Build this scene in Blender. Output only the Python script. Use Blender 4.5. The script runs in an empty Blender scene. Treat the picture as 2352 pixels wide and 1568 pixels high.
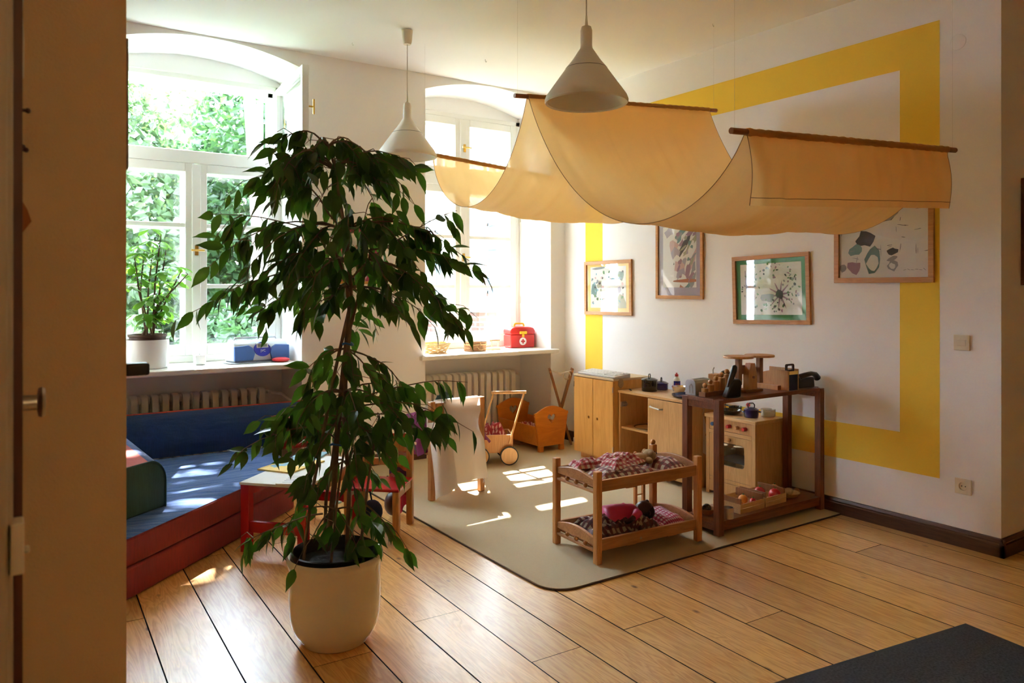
import bpy, bmesh, math, random
from mathutils import Vector, Matrix, noise as mnoise

sc = bpy.context.scene
col = sc.collection
PI = math.pi
# ------------------------------------------------------------------ camera
cam_d = bpy.data.cameras.new('camera')
cam = bpy.data.objects.new('camera', cam_d); col.objects.link(cam)
cam.location = (0, 0, 1.34)
cam.rotation_euler = (PI / 2, 0, -math.atan2(1171, 1746))
cam_d.sensor_width = 36; cam_d.lens = 26.72
cam_d.shift_y = -0.0521
cam_d.clip_start = 0.05
cam_d.dof.use_dof = True; cam_d.dof.focus_distance = 4.0; cam_d.dof.aperture_fstop = 5.0
sc.camera = cam
# ------------------------------------------------------------------ sky, sun, exposure
SKY = 24.0
SUN = 28.0
EXPOSURE = 1.32
w = bpy.data.worlds.new('sky'); sc.world = w; w.use_nodes = True
bg = w.node_tree.nodes['Background']
bg.inputs[0].default_value = (0.67, 0.82, 1.0, 1); bg.inputs[1].default_value = SKY
sd = bpy.data.lights.new('sun', 'SUN'); so = bpy.data.objects.new('sun', sd); col.objects.link(so)
sd.energy = SUN; sd.angle = math.radians(0.6); sd.color = (1.0, 0.97, 0.92)
so.rotation_euler = Vector((-0.36, -1.0, -1.17)).to_track_quat('-Z', 'Y').to_euler()
so.location = (6, 14, 12)
sc.view_settings.view_transform = 'Standard'; sc.view_settings.look = 'None'
sc.view_settings.exposure = EXPOSURE; sc.view_settings.gamma = 1.0; sc.view_settings.use_curve_mapping = False
cy = sc.cycles
cy.max_bounces = 10; cy.diffuse_bounces = 7; cy.glossy_bounces = 4; cy.transmission_bounces = 6; cy.transparent_max_bounces = 16
cy.sample_clamp_indirect = 12; cy.caustics_reflective = False; cy.caustics_refractive = False
cy.use_denoising = True

# ------------------------------------------------------------------ helpers
class MB:
    """collects shapes into ONE mesh object"""
    def __init__(s):
        s.bm = bmesh.new(); s.mi = 0; s.uv = s.bm.loops.layers.uv.new('UVMap')
    def f(s, vs, uvs=None):
        try:
            fc = s.bm.faces.new(vs)
        except ValueError:
            return None
        fc.material_index = s.mi
        if uvs:
            for l, t in zip(fc.loops, uvs): l[s.uv].uv = t
        return fc
    def box(s, x0, x1, y0, y1, z0, z1, M=None):
        c = [(x, y, z) for x in (x0, x1) for y in (y0, y1) for z in (z0, z1)]
        v = [s.bm.verts.new(M @ Vector(p) if M else p) for p in c]
        for q in ((0, 1, 3, 2), (4, 6, 7, 5), (0, 4, 5, 1), (2, 3, 7, 6), (0, 2, 6, 4), (1, 5, 7, 3)):
            s.f([v[i] for i in q])
        return s
    def bar(s, p0, p1, wd, th, up=(0, 0, 1)):
        """rectangular bar between two points"""
        p0, p1 = Vector(p0), Vector(p1); d = (p1 - p0); L = d.length; d.normalize()
        a = d.cross(Vector(up))
        if a.length < 1e-5: a = d.cross(Vector((1, 0, 0)))
        a.normalize(); b = a.cross(d)
        M = Matrix((( d.x, a.x, b.x, p0.x), (d.y, a.y, b.y, p0.y), (d.z, a.z, b.z, p0.z), (0, 0, 0, 1)))
        return s.box(0, L, -wd / 2, wd / 2, -th / 2, th / 2, M)
    def lathe(s, prof, c=(0, 0, 0), n=24, M=None, cap=True):
        rings = []
        for r, z in prof:
            ring = []
            for i in range(n):
                a = 2 * PI * i / n
                p = Vector((c[0] + r * math.cos(a), c[1] + r * math.sin(a), c[2] + z))
                ring.append(s.bm.verts.new(M @ p if M else p))
            rings.append(ring)
        for A, B in zip(rings, rings[1:]):
            for i in range(n):
                s.f([A[i], A[(i + 1) % n], B[(i + 1) % n], B[i]])
        if cap:
            s.f(rings[0][::-1]); s.f(rings[-1])
        return s
    def tube(s, pts, r, n=6, cap=True):
        pts = [Vector(p) for p in pts]; rs = r if isinstance(r, (list, tuple)) else [r] * len(pts)
        rings = []; u = None
        for i, p in enumerate(pts):
            d = (pts[min(i + 1, len(pts) - 1)] - pts[max(i - 1, 0)])
            if d.length < 1e-9: d = Vector((0, 0, 1))
            d.normalize()
            if u is None:
                u = d.orthogonal().normalized()
            else:
                u = u - d * u.dot(d)
                if u.length < 1e-6: u = d.orthogonal()
                u.normalize()
            v = d.cross(u)
            rings.append([s.bm.verts.new(p + (u * math.cos(2 * PI * k / n) + v * math.sin(2 * PI * k / n)) * rs[i]) for k in range(n)])
        for A, B in zip(rings, rings[1:]):
            for k in range(n):
                s.f([A[k], A[(k + 1) % n], B[(k + 1) % n], B[k]])
        if cap:
            s.f(rings[0][::-1]); s.f(rings[-1])
        return s
    def cyl(s, p0, p1, r0, r1=None, n=16):
        return s.tube([p0, p1], [r0, r0 if r1 is None else r1], n)
    def ball(s, c, r, n=14, sc3=(1, 1, 1), M=None):
        m = n // 2; c = Vector(c); rings = []
        def P(x, y, z):
            p = Vector((x * r * sc3[0], y * r * sc3[1], z * r * sc3[2]))
            return c + (M @ p if M else p)
        top = s.bm.verts.new(P(0, 0, 1)); bot = s.bm.verts.new(P(0, 0, -1))
        for j in range(1, m):
            t = PI * j / m
            rings.append([s.bm.verts.new(P(math.sin(t) * math.cos(2 * PI * i / n), math.sin(t) * math.sin(2 * PI * i / n), math.cos(t))) for i in range(n)])
        for i in range(n):
            s.f([top, rings[0][i], rings[0][(i + 1) % n]]); s.f([bot, rings[-1][(i + 1) % n], rings[-1][i]])
        for A, B in zip(rings, rings[1:]):
            for i in range(n): s.f([A[i], B[i], B[(i + 1) % n], A[(i + 1) % n]])
        return s
    def prism(s, poly, axis, a0, a1, holes=(), M=None):
        def P(p, a):
            q = {'x': (a, p[0], p[1]), 'y': (p[0], a, p[1]), 'z': (p[0], p[1], a)}[axis]
            return M @ Vector(q) if M else Vector(q)
        loops = [poly] + list(holes)
        caps = []
        for a in (a0, a1):
            vl = [[s.bm.verts.new(P(p, a)) for p in lp] for lp in loops]
            caps.append(vl)
            if not holes:
                s.f(vl[0])
            else:
                ed = []
                for v in vl: ed += [s.bm.edges.new((v[i], v[(i + 1) % len(v)])) for i in range(len(v))]
                g = bmesh.ops.triangle_fill(s.bm, use_beauty=True, use_dissolve=False, edges=ed)
                for q in g['geom']:
                    if isinstance(q, bmesh.types.BMFace): q.material_index = s.mi
        for A, B in zip(*caps):
            for i in range(len(A)):
                j = (i + 1) % len(A); s.f([A[i], A[j], B[j], B[i]])
        return s
    def surf(s, fn, nu, nv, us=1.0, vs=1.0):
        g = [[s.bm.verts.new(fn(i / nu, j / nv)) for j in range(nv + 1)] for i in range(nu + 1)]
        for i in range(nu):
            for j in range(nv):
                s.f([g[i][j], g[i + 1][j], g[i + 1][j + 1], g[i][j + 1]],
                    [(us * i / nu, vs * j / nv), (us * (i + 1) / nu, vs * j / nv), (us * (i + 1) / nu, vs * (j + 1) / nv), (us * i / nu, vs * (j + 1) / nv)])
        return s
    def done(s, name, mats, parent=None, loc=None, rot=None, bevel=0, smooth=40, seg=2, recalc=True):
        if recalc: bmesh.ops.recalc_face_normals(s.bm, faces=s.bm.faces)
        me = bpy.data.meshes.new(name); s.bm.to_mesh(me); s.bm.free()
        for m in (mats if isinstance(mats, (list, tuple)) else [mats]): me.materials.append(m)
        if smooth:
            me.polygons.foreach_set('use_smooth', [True] * len(me.polygons))
            me.set_sharp_from_angle(angle=math.radians(smooth))
        o = bpy.data.objects.new(name, me); col.objects.link(o)
        if parent: o.parent = parent
        if loc: o.location = loc
        if rot: o.rotation_euler = rot
        if bevel:
            b = o.modifiers.new('bevel', 'BEVEL'); b.width = bevel; b.segments = seg; b.limit_method = 'ANGLE'; b.angle_limit = math.radians(40)
        return o

def tag(o, label, cat, group=None):
    o['label'] = label; o['category'] = cat
    if group: o['group'] = group
    return o
def thing(name, label, cat, loc=(0, 0, 0), rz=0.0, group=None):
    o = bpy.data.objects.new(name, None); col.objects.link(o); o.empty_display_size = 0.05
    o.location = loc; o.rotation_euler = (0, 0, rz)
    return tag(o, label, cat, group)
def struct(o):
    o['kind'] = 'structure'; return o
def sempty(name, loc=(0, 0, 0)):
    o = bpy.data.objects.new(name, None); col.objects.link(o); o.location = loc; o.empty_display_size = 0.05
    return struct(o)
def dup(root, loc, rz=None, label=None, group=None):
    r = root.copy(); col.objects.link(r); r.location = loc
    if rz is not None: r.rotation_euler = (0, 0, rz)
    if label: r['label'] = label
    if group: r['group'] = group
    for ch in list(root.children):
        c = ch.copy(); col.objects.link(c); c.parent = r
        for g in ch.children:
            d = g.copy(); col.objects.link(d); d.parent = c
    return r
def share(o, name, parent, loc=None, rot=None, scale=None, M=None):
    n = bpy.data.objects.new(name, o.data if hasattr(o, 'data') else o); col.objects.link(n); n.parent = parent
    if loc: n.location = loc
    if rot: n.rotation_euler = rot
    if scale: n.scale = scale
    if M: n.matrix_local = M
    return n

# ------------------------------------------------------------------ materials
def nt(name):
    m = bpy.data.materials.new(name); m.use_nodes = True
    return m, m.node_tree.nodes, m.node_tree.links, m.node_tree.nodes['Principled BSDF']
def c4(c): return (c[0], c[1], c[2], 1)
def add_bump(N, L, B, src, strength, dist=0.002):
    b = N.new('ShaderNodeBump'); b.inputs['Strength'].default_value = strength; b.inputs['Distance'].default_value = dist
    L.new(src, b.inputs['Height']); L.new(b.outputs[0], B.inputs['Normal'])
def mat(name, c, rough=0.5, metal=0.0, var=0.0, vs=8.0, bump=0.0, bs=200.0, coat=0.0, trans=0.0, spec=0.5, tc=None):
    m, N, L, B = nt(name)
    B.inputs['Base Color'].default_value = c4(c); B.inputs['Roughness'].default_value = rough
    B.inputs['Metallic'].default_value = metal; B.inputs['Coat Weight'].default_value = coat
    B.inputs['Specular IOR Level'].default_value = spec
    tcn = N.new('ShaderNodeTexCoord')
    if var:
        n = N.new('ShaderNodeTexNoise'); n.inputs['Scale'].default_value = vs; n.inputs['Detail'].default_value = 4
        L.new(tcn.outputs['Object'], n.inputs['Vector'])
        mx = N.new('ShaderNodeMix'); mx.data_type = 'RGBA'
        mx.inputs[6].default_value = c4([k * (1 - var) for k in c]); mx.inputs[7].default_value = c4([min(1, k * (1 + var)) for k in c])
        L.new(n.outputs['Fac'], mx.inputs[0]); L.new(mx.outputs[2], B.inputs['Base Color'])
    if bump:
        n2 = N.new('ShaderNodeTexNoise'); n2.inputs['Scale'].default_value = bs; n2.inputs['Detail'].default_value = 3
        L.new(tcn.outputs['Object'], n2.inputs['Vector']); add_bump(N, L, B, n2.outputs['Fac'], bump)
    if trans:
        t = N.new('ShaderNodeBsdfTranslucent'); t.inputs[0].default_value = c4(tc or c)
        ms = N.new('ShaderNodeMixShader'); ms.inputs[0].default_value = trans
        out = N['Material Output']
        L.new(B.outputs[0], ms.inputs[1]); L.new(t.outputs[0], ms.inputs[2]); L.new(ms.outputs[0], out.inputs[0])
        if var: L.new(mx.outputs[2], t.inputs[0]) if not tc else None
    return m
def wood(name, c1, c2, axis='x', scale=6.0, ring=(9.0, 0.2, 0.85), rough=0.45, rnd=False, knots=False, coat=0.0, rv=0.0, bump=0.05, stretch=14.0):
    m, N, L, B = nt(name)
    tcn = N.new('ShaderNodeTexCoord'); mp = N.new('ShaderNodeMapping')
    k = {'x': (1, stretch, stretch), 'y': (stretch, 1, stretch), 'z': (stretch, stretch, 1)}[axis]
    mp.inputs['Scale'].default_value = k
    src = tcn.outputs['Object']
    if rnd:
        oi = N.new('ShaderNodeObjectInfo'); sc_ = N.new('ShaderNodeMath'); sc_.operation = 'MULTIPLY'; sc_.inputs[1].default_value = 37.0
        L.new(oi.outputs['Random'], sc_.inputs[0])
        ad = N.new('ShaderNodeVectorMath'); ad.operation = 'ADD'
        L.new(src, ad.inputs[0]); L.new(sc_.outputs[0], ad.inputs[1]); src = ad.outputs[0]
    L.new(src, mp.inputs['Vector'])
    n = N.new('ShaderNodeTexNoise'); n.inputs['Scale'].default_value = scale * 0.35; n.inputs['Detail'].default_value = 3; n.inputs['Distortion'].default_value = 1.0
    L.new(mp.outputs[0], n.inputs['Vector'])
    # growth rings: bands of the low-frequency noise
    ml = N.new('ShaderNodeMath'); ml.operation = 'MULTIPLY'; ml.inputs[1].default_value = ring[0]
    fr = N.new('ShaderNodeMath'); fr.operation = 'PINGPONG'; fr.inputs[1].default_value = 1.0
    L.new(n.outputs['Fac'], ml.inputs[0]); L.new(ml.outputs[0], fr.inputs[0])
    n2 = N.new('ShaderNodeTexNoise'); n2.inputs['Scale'].default_value = scale * 3; n2.inputs['Detail'].default_value = 4
    L.new(mp.outputs[0], n2.inputs['Vector'])
    av = N.new('ShaderNodeMix'); av.data_type = 'FLOAT'; av.inputs[0].default_value = 0.5
    L.new(fr.outputs[0], av.inputs[2]); L.new(n2.outputs['Fac'], av.inputs[3])
    rp = N.new('ShaderNodeValToRGB'); rp.color_ramp.elements[0].color = c4(c1); rp.color_ramp.elements[1].color = c4(c2)
    rp.color_ramp.elements[0].position = ring[1]; rp.color_ramp.elements[1].position = ring[2]
    L.new(av.outputs[0], rp.inputs[0]); cs = rp.outputs[0]
    if knots:
        mk = N.new('ShaderNodeMapping'); mk.inputs['Scale'].default_value = (1.0, 0.55, 1.0); L.new(src, mk.inputs['Vector'])
        vo = N.new('ShaderNodeTexVoronoi'); vo.inputs['Scale'].default_value = 5.2; L.new(mk.outputs[0], vo.inputs['Vector'])
        kr = N.new('ShaderNodeValToRGB'); kr.color_ramp.elements[0].position = 0.03; kr.color_ramp.elements[0].color = (0.13, 0.05, 0.015, 1)
        kr.color_ramp.elements[1].position = 0.075; kr.color_ramp.elements[1].color = (1, 1, 1, 1)
        L.new(vo.outputs['Distance'], kr.inputs[0])
        mm = N.new('ShaderNodeMix'); mm.data_type = 'RGBA'; mm.blend_type = 'MULTIPLY'; mm.inputs[0].default_value = 0.8
        L.new(cs, mm.inputs[6]); L.new(kr.outputs[0], mm.inputs[7]); cs = mm.outputs[2]
    if rnd and rv:
        hv = N.new('ShaderNodeHueSaturation'); mr = N.new('ShaderNodeMapRange')
        mr.inputs['To Min'].default_value = 1 - rv; mr.inputs['To Max'].default_value = 1 + rv
        L.new(oi.outputs['Random'], mr.inputs[0]); L.new(mr.outputs[0], hv.inputs['Value']); L.new(cs, hv.inputs['Color']); cs = hv.outputs[0]
    L.new(cs, B.inputs['Base Color']); B.inputs['Roughness'].default_value = rough; B.inputs['Coat Weight'].default_value = coat
    B.inputs['Coat Roughness'].default_value = 0.25
    if bump: add_bump(N, L, B, av.outputs[0], bump, 0.001)
    return m
def plaid(name, ca, cb, cc, freq, rough=0.9, trans=0.0):
    """woven check: two crossing stripe sets in UV"""
    m, N, L, B = nt(name)
    uv = N.new('ShaderNodeUVMap'); sp = N.new('ShaderNodeSeparateXYZ'); L.new(uv.outputs[0], sp.inputs[0])
    st = []
    for ax in (0, 1):
        a = N.new('ShaderNodeMath'); a.operation = 'MULTIPLY'; a.inputs[1].default_value = freq; L.new(sp.outputs[ax], a.inputs[0])
        fr = N.new('ShaderNodeMath'); fr.operation = 'FRACT'; L.new(a.outputs[0], fr.inputs[0])
        gt = N.new('ShaderNodeMath'); gt.operation = 'GREATER_THAN'; gt.inputs[1].default_value = 0.5; L.new(fr.outputs[0], gt.inputs[0]); st.append(gt)
    ad = N.new('ShaderNodeMath'); ad.operation = 'ADD'; L.new(st[0].outputs[0], ad.inputs[0]); L.new(st[1].outputs[0], ad.inputs[1])
    hf = N.new('ShaderNodeMath'); hf.operation = 'MULTIPLY'; hf.inputs[1].default_value = 0.5; L.new(ad.outputs[0], hf.inputs[0])
    rp = N.new('ShaderNodeValToRGB'); e = rp.color_ramp.elements; e[0].color = c4(ca); e[1].color = c4(cc)
    e.new(0.5).color = c4(cb)
    L.new(hf.outputs[0], rp.inputs[0]); L.new(rp.outputs[0], B.inputs['Base Color']); B.inputs['Roughness'].default_value = rough
    B.inputs['Sheen Weight'].default_value = 0.2
    return m
def glassy(name, refl=0.08, tint=(1, 1, 1), rough=0.02):
    m = bpy.data.materials.new(name); m.use_nodes = True; N = m.node_tree.nodes; L = m.node_tree.links
    N.remove(N['Principled BSDF'])
    t = N.new('ShaderNodeBsdfTransparent'); t.inputs[0].default_value = c4(tint)
    g = N.new('ShaderNodeBsdfGlossy'); g.inputs['Roughness'].default_value = rough
    lw = N.new('ShaderNodeLayerWeight'); lw.inputs[0].default_value = 0.5
    pw = N.new('ShaderNodeMath'); pw.operation = 'POWER'; pw.inputs[1].default_value = 5.0; L.new(lw.outputs['Facing'], pw.inputs[0])
    ma = N.new('ShaderNodeMath'); ma.operation = 'MULTIPLY_ADD'; ma.inputs[1].default_value = 0.8; ma.inputs[2].default_value = refl * 0.5; L.new(pw.outputs[0], ma.inputs[0])
    ms = N.new('ShaderNodeMixShader'); L.new(ma.outputs[0], ms.inputs[0]); L.new(t.outputs[0], ms.inputs[1]); L.new(g.outputs[0], ms.inputs[2])
    L.new(ms.outputs[0], N['Material Output'].inputs[0])
    return m
def brickmat(name, c1, c2, mortar, scale=1.0):
    m, N, L, B = nt(name)
    tcn = N.new('ShaderNodeTexCoord'); mp = N.new('ShaderNodeMapping'); mp.inputs['Rotation'].default_value = (PI / 2, 0, PI / 2)
    sx = N.new('ShaderNodeSeparateXYZ'); cb = N.new('ShaderNodeCombineXYZ'); L.new(tcn.outputs['Object'], sx.inputs[0])
    ad = N.new('ShaderNodeMath'); L.new(sx.outputs[0], ad.inputs[0]); L.new(sx.outputs[1], ad.inputs[1])
    L.new(ad.outputs[0], cb.inputs[0]); L.new(sx.outputs[2], cb.inputs[1])
    b = N.new('ShaderNodeTexBrick'); b.inputs['Color1'].default_value = c4(c1); b.inputs['Color2'].default_value = c4(c2); b.inputs['Mortar'].default_value = c4(mortar)
    b.inputs['Scale'].default_value = scale; b.inputs['Brick Width'].default_value = 0.25; b.inputs['Row Height'].default_value = 0.075; b.inputs['Mortar Size'].default_value = 0.008
    L.new(cb.outputs[0], b.inputs['Vector']); L.new(b.outputs[0], B.inputs['Base Color']); B.inputs['Roughness'].default_value = 0.9
    return m

M = {}
M['wall'] = mat('wall_paint', (0.905, 0.90, 0.885), 0.85, var=0.02, vs=3, bump=0.25, bs=160, spec=0.2)
M['partition'] = mat('partition_paint', (0.80, 0.58, 0.34), 0.85, var=0.03, vs=3, bump=0.3, bs=160, spec=0.2)
M['ceiling'] = mat('ceiling_paint', (0.90, 0.895, 0.88), 0.9, var=0.015, vs=2, bump=0.1, bs=90, spec=0.2)
M['yellow'] = mat('yellow_paint', (0.95, 0.66, 0.075), 0.8, var=0.03, vs=4, bump=0.25, bs=160, spec=0.2)
M['lacquer'] = mat('white_lacquer', (0.80, 0.79, 0.74), 0.3, var=0.02, vs=6, bump=0.05, bs=60)
M['sill'] = mat('sill_lacquer', (0.83, 0.81, 0.76), 0.35, bump=0.05, bs=40)
M['radiator'] = mat('radiator_enamel', (0.86, 0.82, 0.74), 0.4)
M['glass'] = glassy('window_glass')
M['picglass'] = glassy('picture_glass')
M['amber_fill'] = glassy('amber_fill_glass', tint=(1.0, 0.74, 0.45))
M['brass'] = mat('brass', (0.75, 0.48, 0.12), 0.3, metal=1.0)
M['steel'] = mat('steel', (0.55, 0.53, 0.50), 0.3, metal=1.0)
M['chrome'] = mat('polished_steel', (0.8, 0.8, 0.8), 0.1, metal=1.0)
M['floor'] = wood('pine_floorboard', (0.88, 0.50, 0.15), (0.60, 0.235, 0.035), 'y', 5.0, rough=0.30, rnd=True, ring=(15.0, 0.30, 1.0), knots=True, coat=0.8, rv=0.17, bump=0.04, stretch=11)
M['gap'] = mat('floor_gap', (0.02, 0.013, 0.008), 0.9)
M['base'] = wood('dark_stained_skirting', (0.11, 0.045, 0.02), (0.055, 0.02, 0.01), 'y', 7, rough=0.4)
M['carpet'] = mat('beige_felt_carpet', (0.54, 0.44, 0.28), 0.97, var=0.10, vs=260, bump=0.5, bs=420, spec=0.1)
M['carpet_edge'] = mat('carpet_binding', (0.09, 0.055, 0.03), 0.95)
M['mat'] = mat('charcoal_mat', (0.065, 0.064, 0.066), 0.97, var=0.95, vs=120, bump=0.9, bs=200, spec=0.1)
M['rubber'] = mat('black_rubber', (0.02, 0.02, 0.02), 0.7)
M['black'] = mat('black_plastic', (0.014, 0.013, 0.013), 0.3)
M['darkgrey'] = mat('dark_grey_plastic', (0.06, 0.06, 0.065), 0.4)
M['white'] = mat('white_plastic', (0.8, 0.79, 0.76), 0.4)
M['ivory'] = mat('ivory_plastic', (0.74, 0.66, 0.5), 0.35)
M['redwood'] = wood('mahogany_stained', (0.23, 0.075, 0.026), (0.12, 0.034, 0.012), 'z', 6, rough=0.38, rnd=True, rv=0.1)
M['redwoodx'] = wood('mahogany_board', (0.25, 0.085, 0.03), (0.135, 0.04, 0.014), 'x', 6, rough=0.32, rnd=True, rv=0.1)
M['pine'] = wood('bed_pine', (0.66, 0.30, 0.09), (0.50, 0.20, 0.055), 'z', 6, rough=0.4, rnd=True, rv=0.08)
M['pinex'] = wood('bed_pine_rail', (0.52, 0.245, 0.09), (0.37, 0.155, 0.05), 'x', 6, rough=0.4, rnd=True, rv=0.08)
M['beech'] = wood('light_beech', (0.72, 0.43, 0.18), (0.60, 0.335, 0.125), 'z', 7, rough=0.4)
M['beechy'] = wood('light_beech_top', (0.76, 0.48, 0.21), (0.64, 0.37, 0.15), 'y', 7, rough=0.35)
M['birch'] = wood('birch_ply', (0.78, 0.42, 0.115), (0.66, 0.32, 0.075), 'z', 4, rough=0.38, stretch=6)
M['ply'] = mat('pale_ply_edge', (0.62, 0.45, 0.26), 0.5)
M['honey'] = wood('honey_ply', (0.66, 0.22, 0.02), (0.55, 0.165, 0.012), 'x', 4, rough=0.35, stretch=6)
M['toywood'] = wood('toy_beech', (0.62, 0.32, 0.115), (0.48, 0.22, 0.07), 'z', 9, rough=0.45)
M['toywood2'] = wood('toy_alder', (0.33, 0.145, 0.05), (0.235, 0.09, 0.03), 'z', 9, rough=0.45)
M['polew'] = wood('pole_beech', (0.33, 0.13, 0.045), (0.24, 0.085, 0.03), 'x', 8, rough=0.45)
M['chairw'] = wood('chair_beech', (0.60, 0.28, 0.09), (0.39, 0.165, 0.05), 'z', 7, rough=0.4)
M['crate'] = wood('crate_veneer', (0.70, 0.42, 0.17), (0.56, 0.31, 0.11), 'x', 8, rough=0.6)
M['framew'] = wood('oak_frame', (0.60, 0.28, 0.07), (0.46, 0.19, 0.04), 'x', 9, rough=0.4)
M['framedk'] = wood('brown_frame', (0.17, 0.06, 0.022), (0.10, 0.03, 0.012), 'x', 9, rough=0.4)
M['lamp'] = mat('lamp_enamel', (0.84, 0.80, 0.70), 0.45)
M['pot'] = mat('cream_glaze', (0.70, 0.60, 0.46), 0.12, coat=0.6, var=0.03, vs=5)
M['potw'] = mat('white_glaze', (0.82, 0.82, 0.80), 0.2, coat=0.4)
M['soil'] = mat('soil', (0.02, 0.015, 0.012), 0.95, var=0.6, vs=60, bump=1.0, bs=90)
M['bark'] = mat('ficus_bark', (0.17, 0.10, 0.06), 0.8, var=0.35, vs=40, bump=0.4, bs=120)
M['terra'] = mat('brown_plastic_pot', (0.10, 0.05, 0.03), 0.5)
M['leaf'] = mat('ficus_leaf', (0.035, 0.075, 0.017), 0.3, var=0.35, vs=6, trans=0.35, tc=(0.10, 0.26, 0.015))
M['leaf2'] = mat('schefflera_leaf', (0.07, 0.17, 0.03), 0.35, var=0.3, vs=8, trans=0.45, tc=(0.22, 0.48, 0.04))
M['tleaf'] = mat('tree_leaf', (0.032, 0.070, 0.026), 0.4, var=0.3, vs=1.5, trans=0.4, tc=(0.055, 0.125, 0.03))
M['tleafd'] = mat('dark_tree_leaf', (0.016, 0.040, 0.018), 0.4, var=0.3, vs=1.5, trans=0.35, tc=(0.026, 0.070, 0.022))
M['tleafp'] = mat('pale_tree_leaf', (0.055, 0.095, 0.042), 0.35, var=0.3, vs=1.5, trans=0.4, tc=(0.10, 0.165, 0.05))
M['trunk'] = mat('tree_bark', (0.10, 0.075, 0.055), 0.9, var=0.3, vs=10, bump=0.6, bs=30)
M['grass'] = mat('lawn', (0.07, 0.14, 0.03), 0.95, var=0.4, vs=4)
M['plaster'] = mat('white_facade', (0.42, 0.41, 0.39), 0.9, bump=0.2, bs=20)
M['brick'] = brickmat('red_brick', (0.13, 0.045, 0.032), (0.10, 0.034, 0.025), (0.20, 0.17, 0.145))
M['slate'] = mat('grey_roof', (0.07, 0.075, 0.08), 0.6)
M['bluegrey'] = mat('blue_grey_frame', (0.06, 0.075, 0.10), 0.5)
M['dimpane'] = mat('far_window_pane', (0.08, 0.10, 0.105), 0.1, spec=0.8)
M['redlac'] = mat('red_lacquer', (0.42, 0.016, 0.018), 0.25)
M['red'] = mat('red_plastic', (0.55, 0.025, 0.02), 0.28)
M['redpaint'] = mat('red_toy_paint', (0.50, 0.02, 0.02), 0.3)
M['bluepaint'] = mat('blue_toy_paint', (0.03, 0.12, 0.38), 0.35)
M['greenpaint'] = mat('green_toy_paint', (0.03, 0.25, 0.06), 0.4)
M['yellowp'] = mat('yellow_plastic', (0.80, 0.48, 0.02), 0.35)
M['orange'] = mat('orange_toy', (0.75, 0.27, 0.03), 0.4)
M['enamelblk'] = mat('black_enamel', (0.010, 0.009, 0.010), 0.1, coat=0.5)
M['enamelblue'] = mat('blue_enamel', (0.018, 0.018, 0.11), 0.12, coat=0.5)
M['enamelwh'] = mat('white_enamel', (0.75, 0.73, 0.66), 0.15, coat=0.4)
M['sinkblue'] = mat('blue_basin', (0.015, 0.04, 0.14), 0.15, coat=0.5)
M['silver'] = mat('silver_plastic', (0.55, 0.57, 0.60), 0.35, metal=0.3)
M['speaker'] = mat('blue_speaker_mesh', (0.06, 0.14, 0.38), 0.6, bump=0.6, bs=900)
M['indigo'] = mat('indigo_plastic', (0.04, 0.05, 0.36), 0.25)
M['lcd'] = mat('grey_display', (0.20, 0.23, 0.20), 0.2)
M['wicker'] = mat('wicker', (0.36, 0.17, 0.065), 0.7, var=0.4, vs=60, bump=1.0, bs=150)
M['straw'] = mat('straw', (0.52, 0.34, 0.14), 0.75, var=0.35, vs=60, bump=1.0, bs=150)
M['paper'] = mat('paper', (0.78, 0.77, 0.72), 0.8)
M['paper2'] = mat('grey_print', (0.40, 0.42, 0.45), 0.7)
M['ink'] = mat('dark_ink', (0.05, 0.05, 0.055), 0.8)
M['inkgrey'] = mat('grey_ink', (0.30, 0.31, 0.32), 0.8)
M['teal'] = mat('teal_wash', (0.16, 0.28, 0.27), 0.8)
M['olive'] = mat('olive_wash', (0.38, 0.37, 0.24), 0.8)
M['mauve'] = mat('mauve_wash', (0.34, 0.20, 0.26), 0.8)
M['lilac'] = mat('lilac_card', (0.40, 0.36, 0.44), 0.8)
M['pinkw'] = mat('pink_wash', (0.62, 0.42, 0.40), 0.8)
M['greencard'] = mat('green_card', (0.055, 0.27, 0.07), 0.7)
M['yellowcard'] = mat('yellow_card', (0.82, 0.56, 0.12), 0.7)
M['magenta'] = mat('magenta_card', (0.48, 0.07, 0.16), 0.7)
M['rustw'] = mat('rust_wash', (0.42, 0.14, 0.05), 0.8)
M['leafink'] = mat('green_ink', (0.10, 0.22, 0.08), 0.8)
M['bluewash'] = mat('blue_wash', (0.24, 0.42, 0.52), 0.8)
M['white_cotton'] = mat('white_cotton', (0.76, 0.71, 0.66), 0.9, bump=0.3, bs=400, trans=0.4, tc=(0.80, 0.74, 0.66))
M['purple'] = mat('plum_cotton', (0.17, 0.015, 0.075), 0.85, trans=0.15, tc=(0.3, 0.03, 0.14))
M['pink'] = mat('pink_satin', (0.62, 0.045, 0.16), 0.45)
M['skin'] = mat('dark_doll_vinyl', (0.05, 0.018, 0.012), 0.3)
M['hair'] = mat('doll_hair', (0.012, 0.007, 0.006), 0.6)
M['plush'] = mat('tan_plush', (0.46, 0.31, 0.17), 0.95, var=0.25, vs=60, bump=0.8, bs=260)
M['navy'] = mat('navy_cloth', (0.012, 0.022, 0.075), 0.85)
M['leather'] = mat('brown_leather', (0.05, 0.018, 0.010), 0.4)
M['cord'] = mat('cream_cord', (0.62, 0.52, 0.38), 0.85)
M['string'] = mat('nylon_string', (0.50, 0.46, 0.40), 0.6)
M['doorcream'] = mat('cream_door_lacquer', (0.50, 0.42, 0.30), 0.45)
M['dooredge'] = mat('dark_red_door_edge', (0.10, 0.028, 0.012), 0.5)
M['gcheck'] = plaid('red_gingham', (0.72, 0.60, 0.56), (0.50, 0.14, 0.15), (0.36, 0.018, 0.035), 8)
M['gplaid'] = plaid('brown_plaid', (0.62, 0.54, 0.46), (0.26, 0.075, 0.075), (0.12, 0.04, 0.04), 5)
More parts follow.
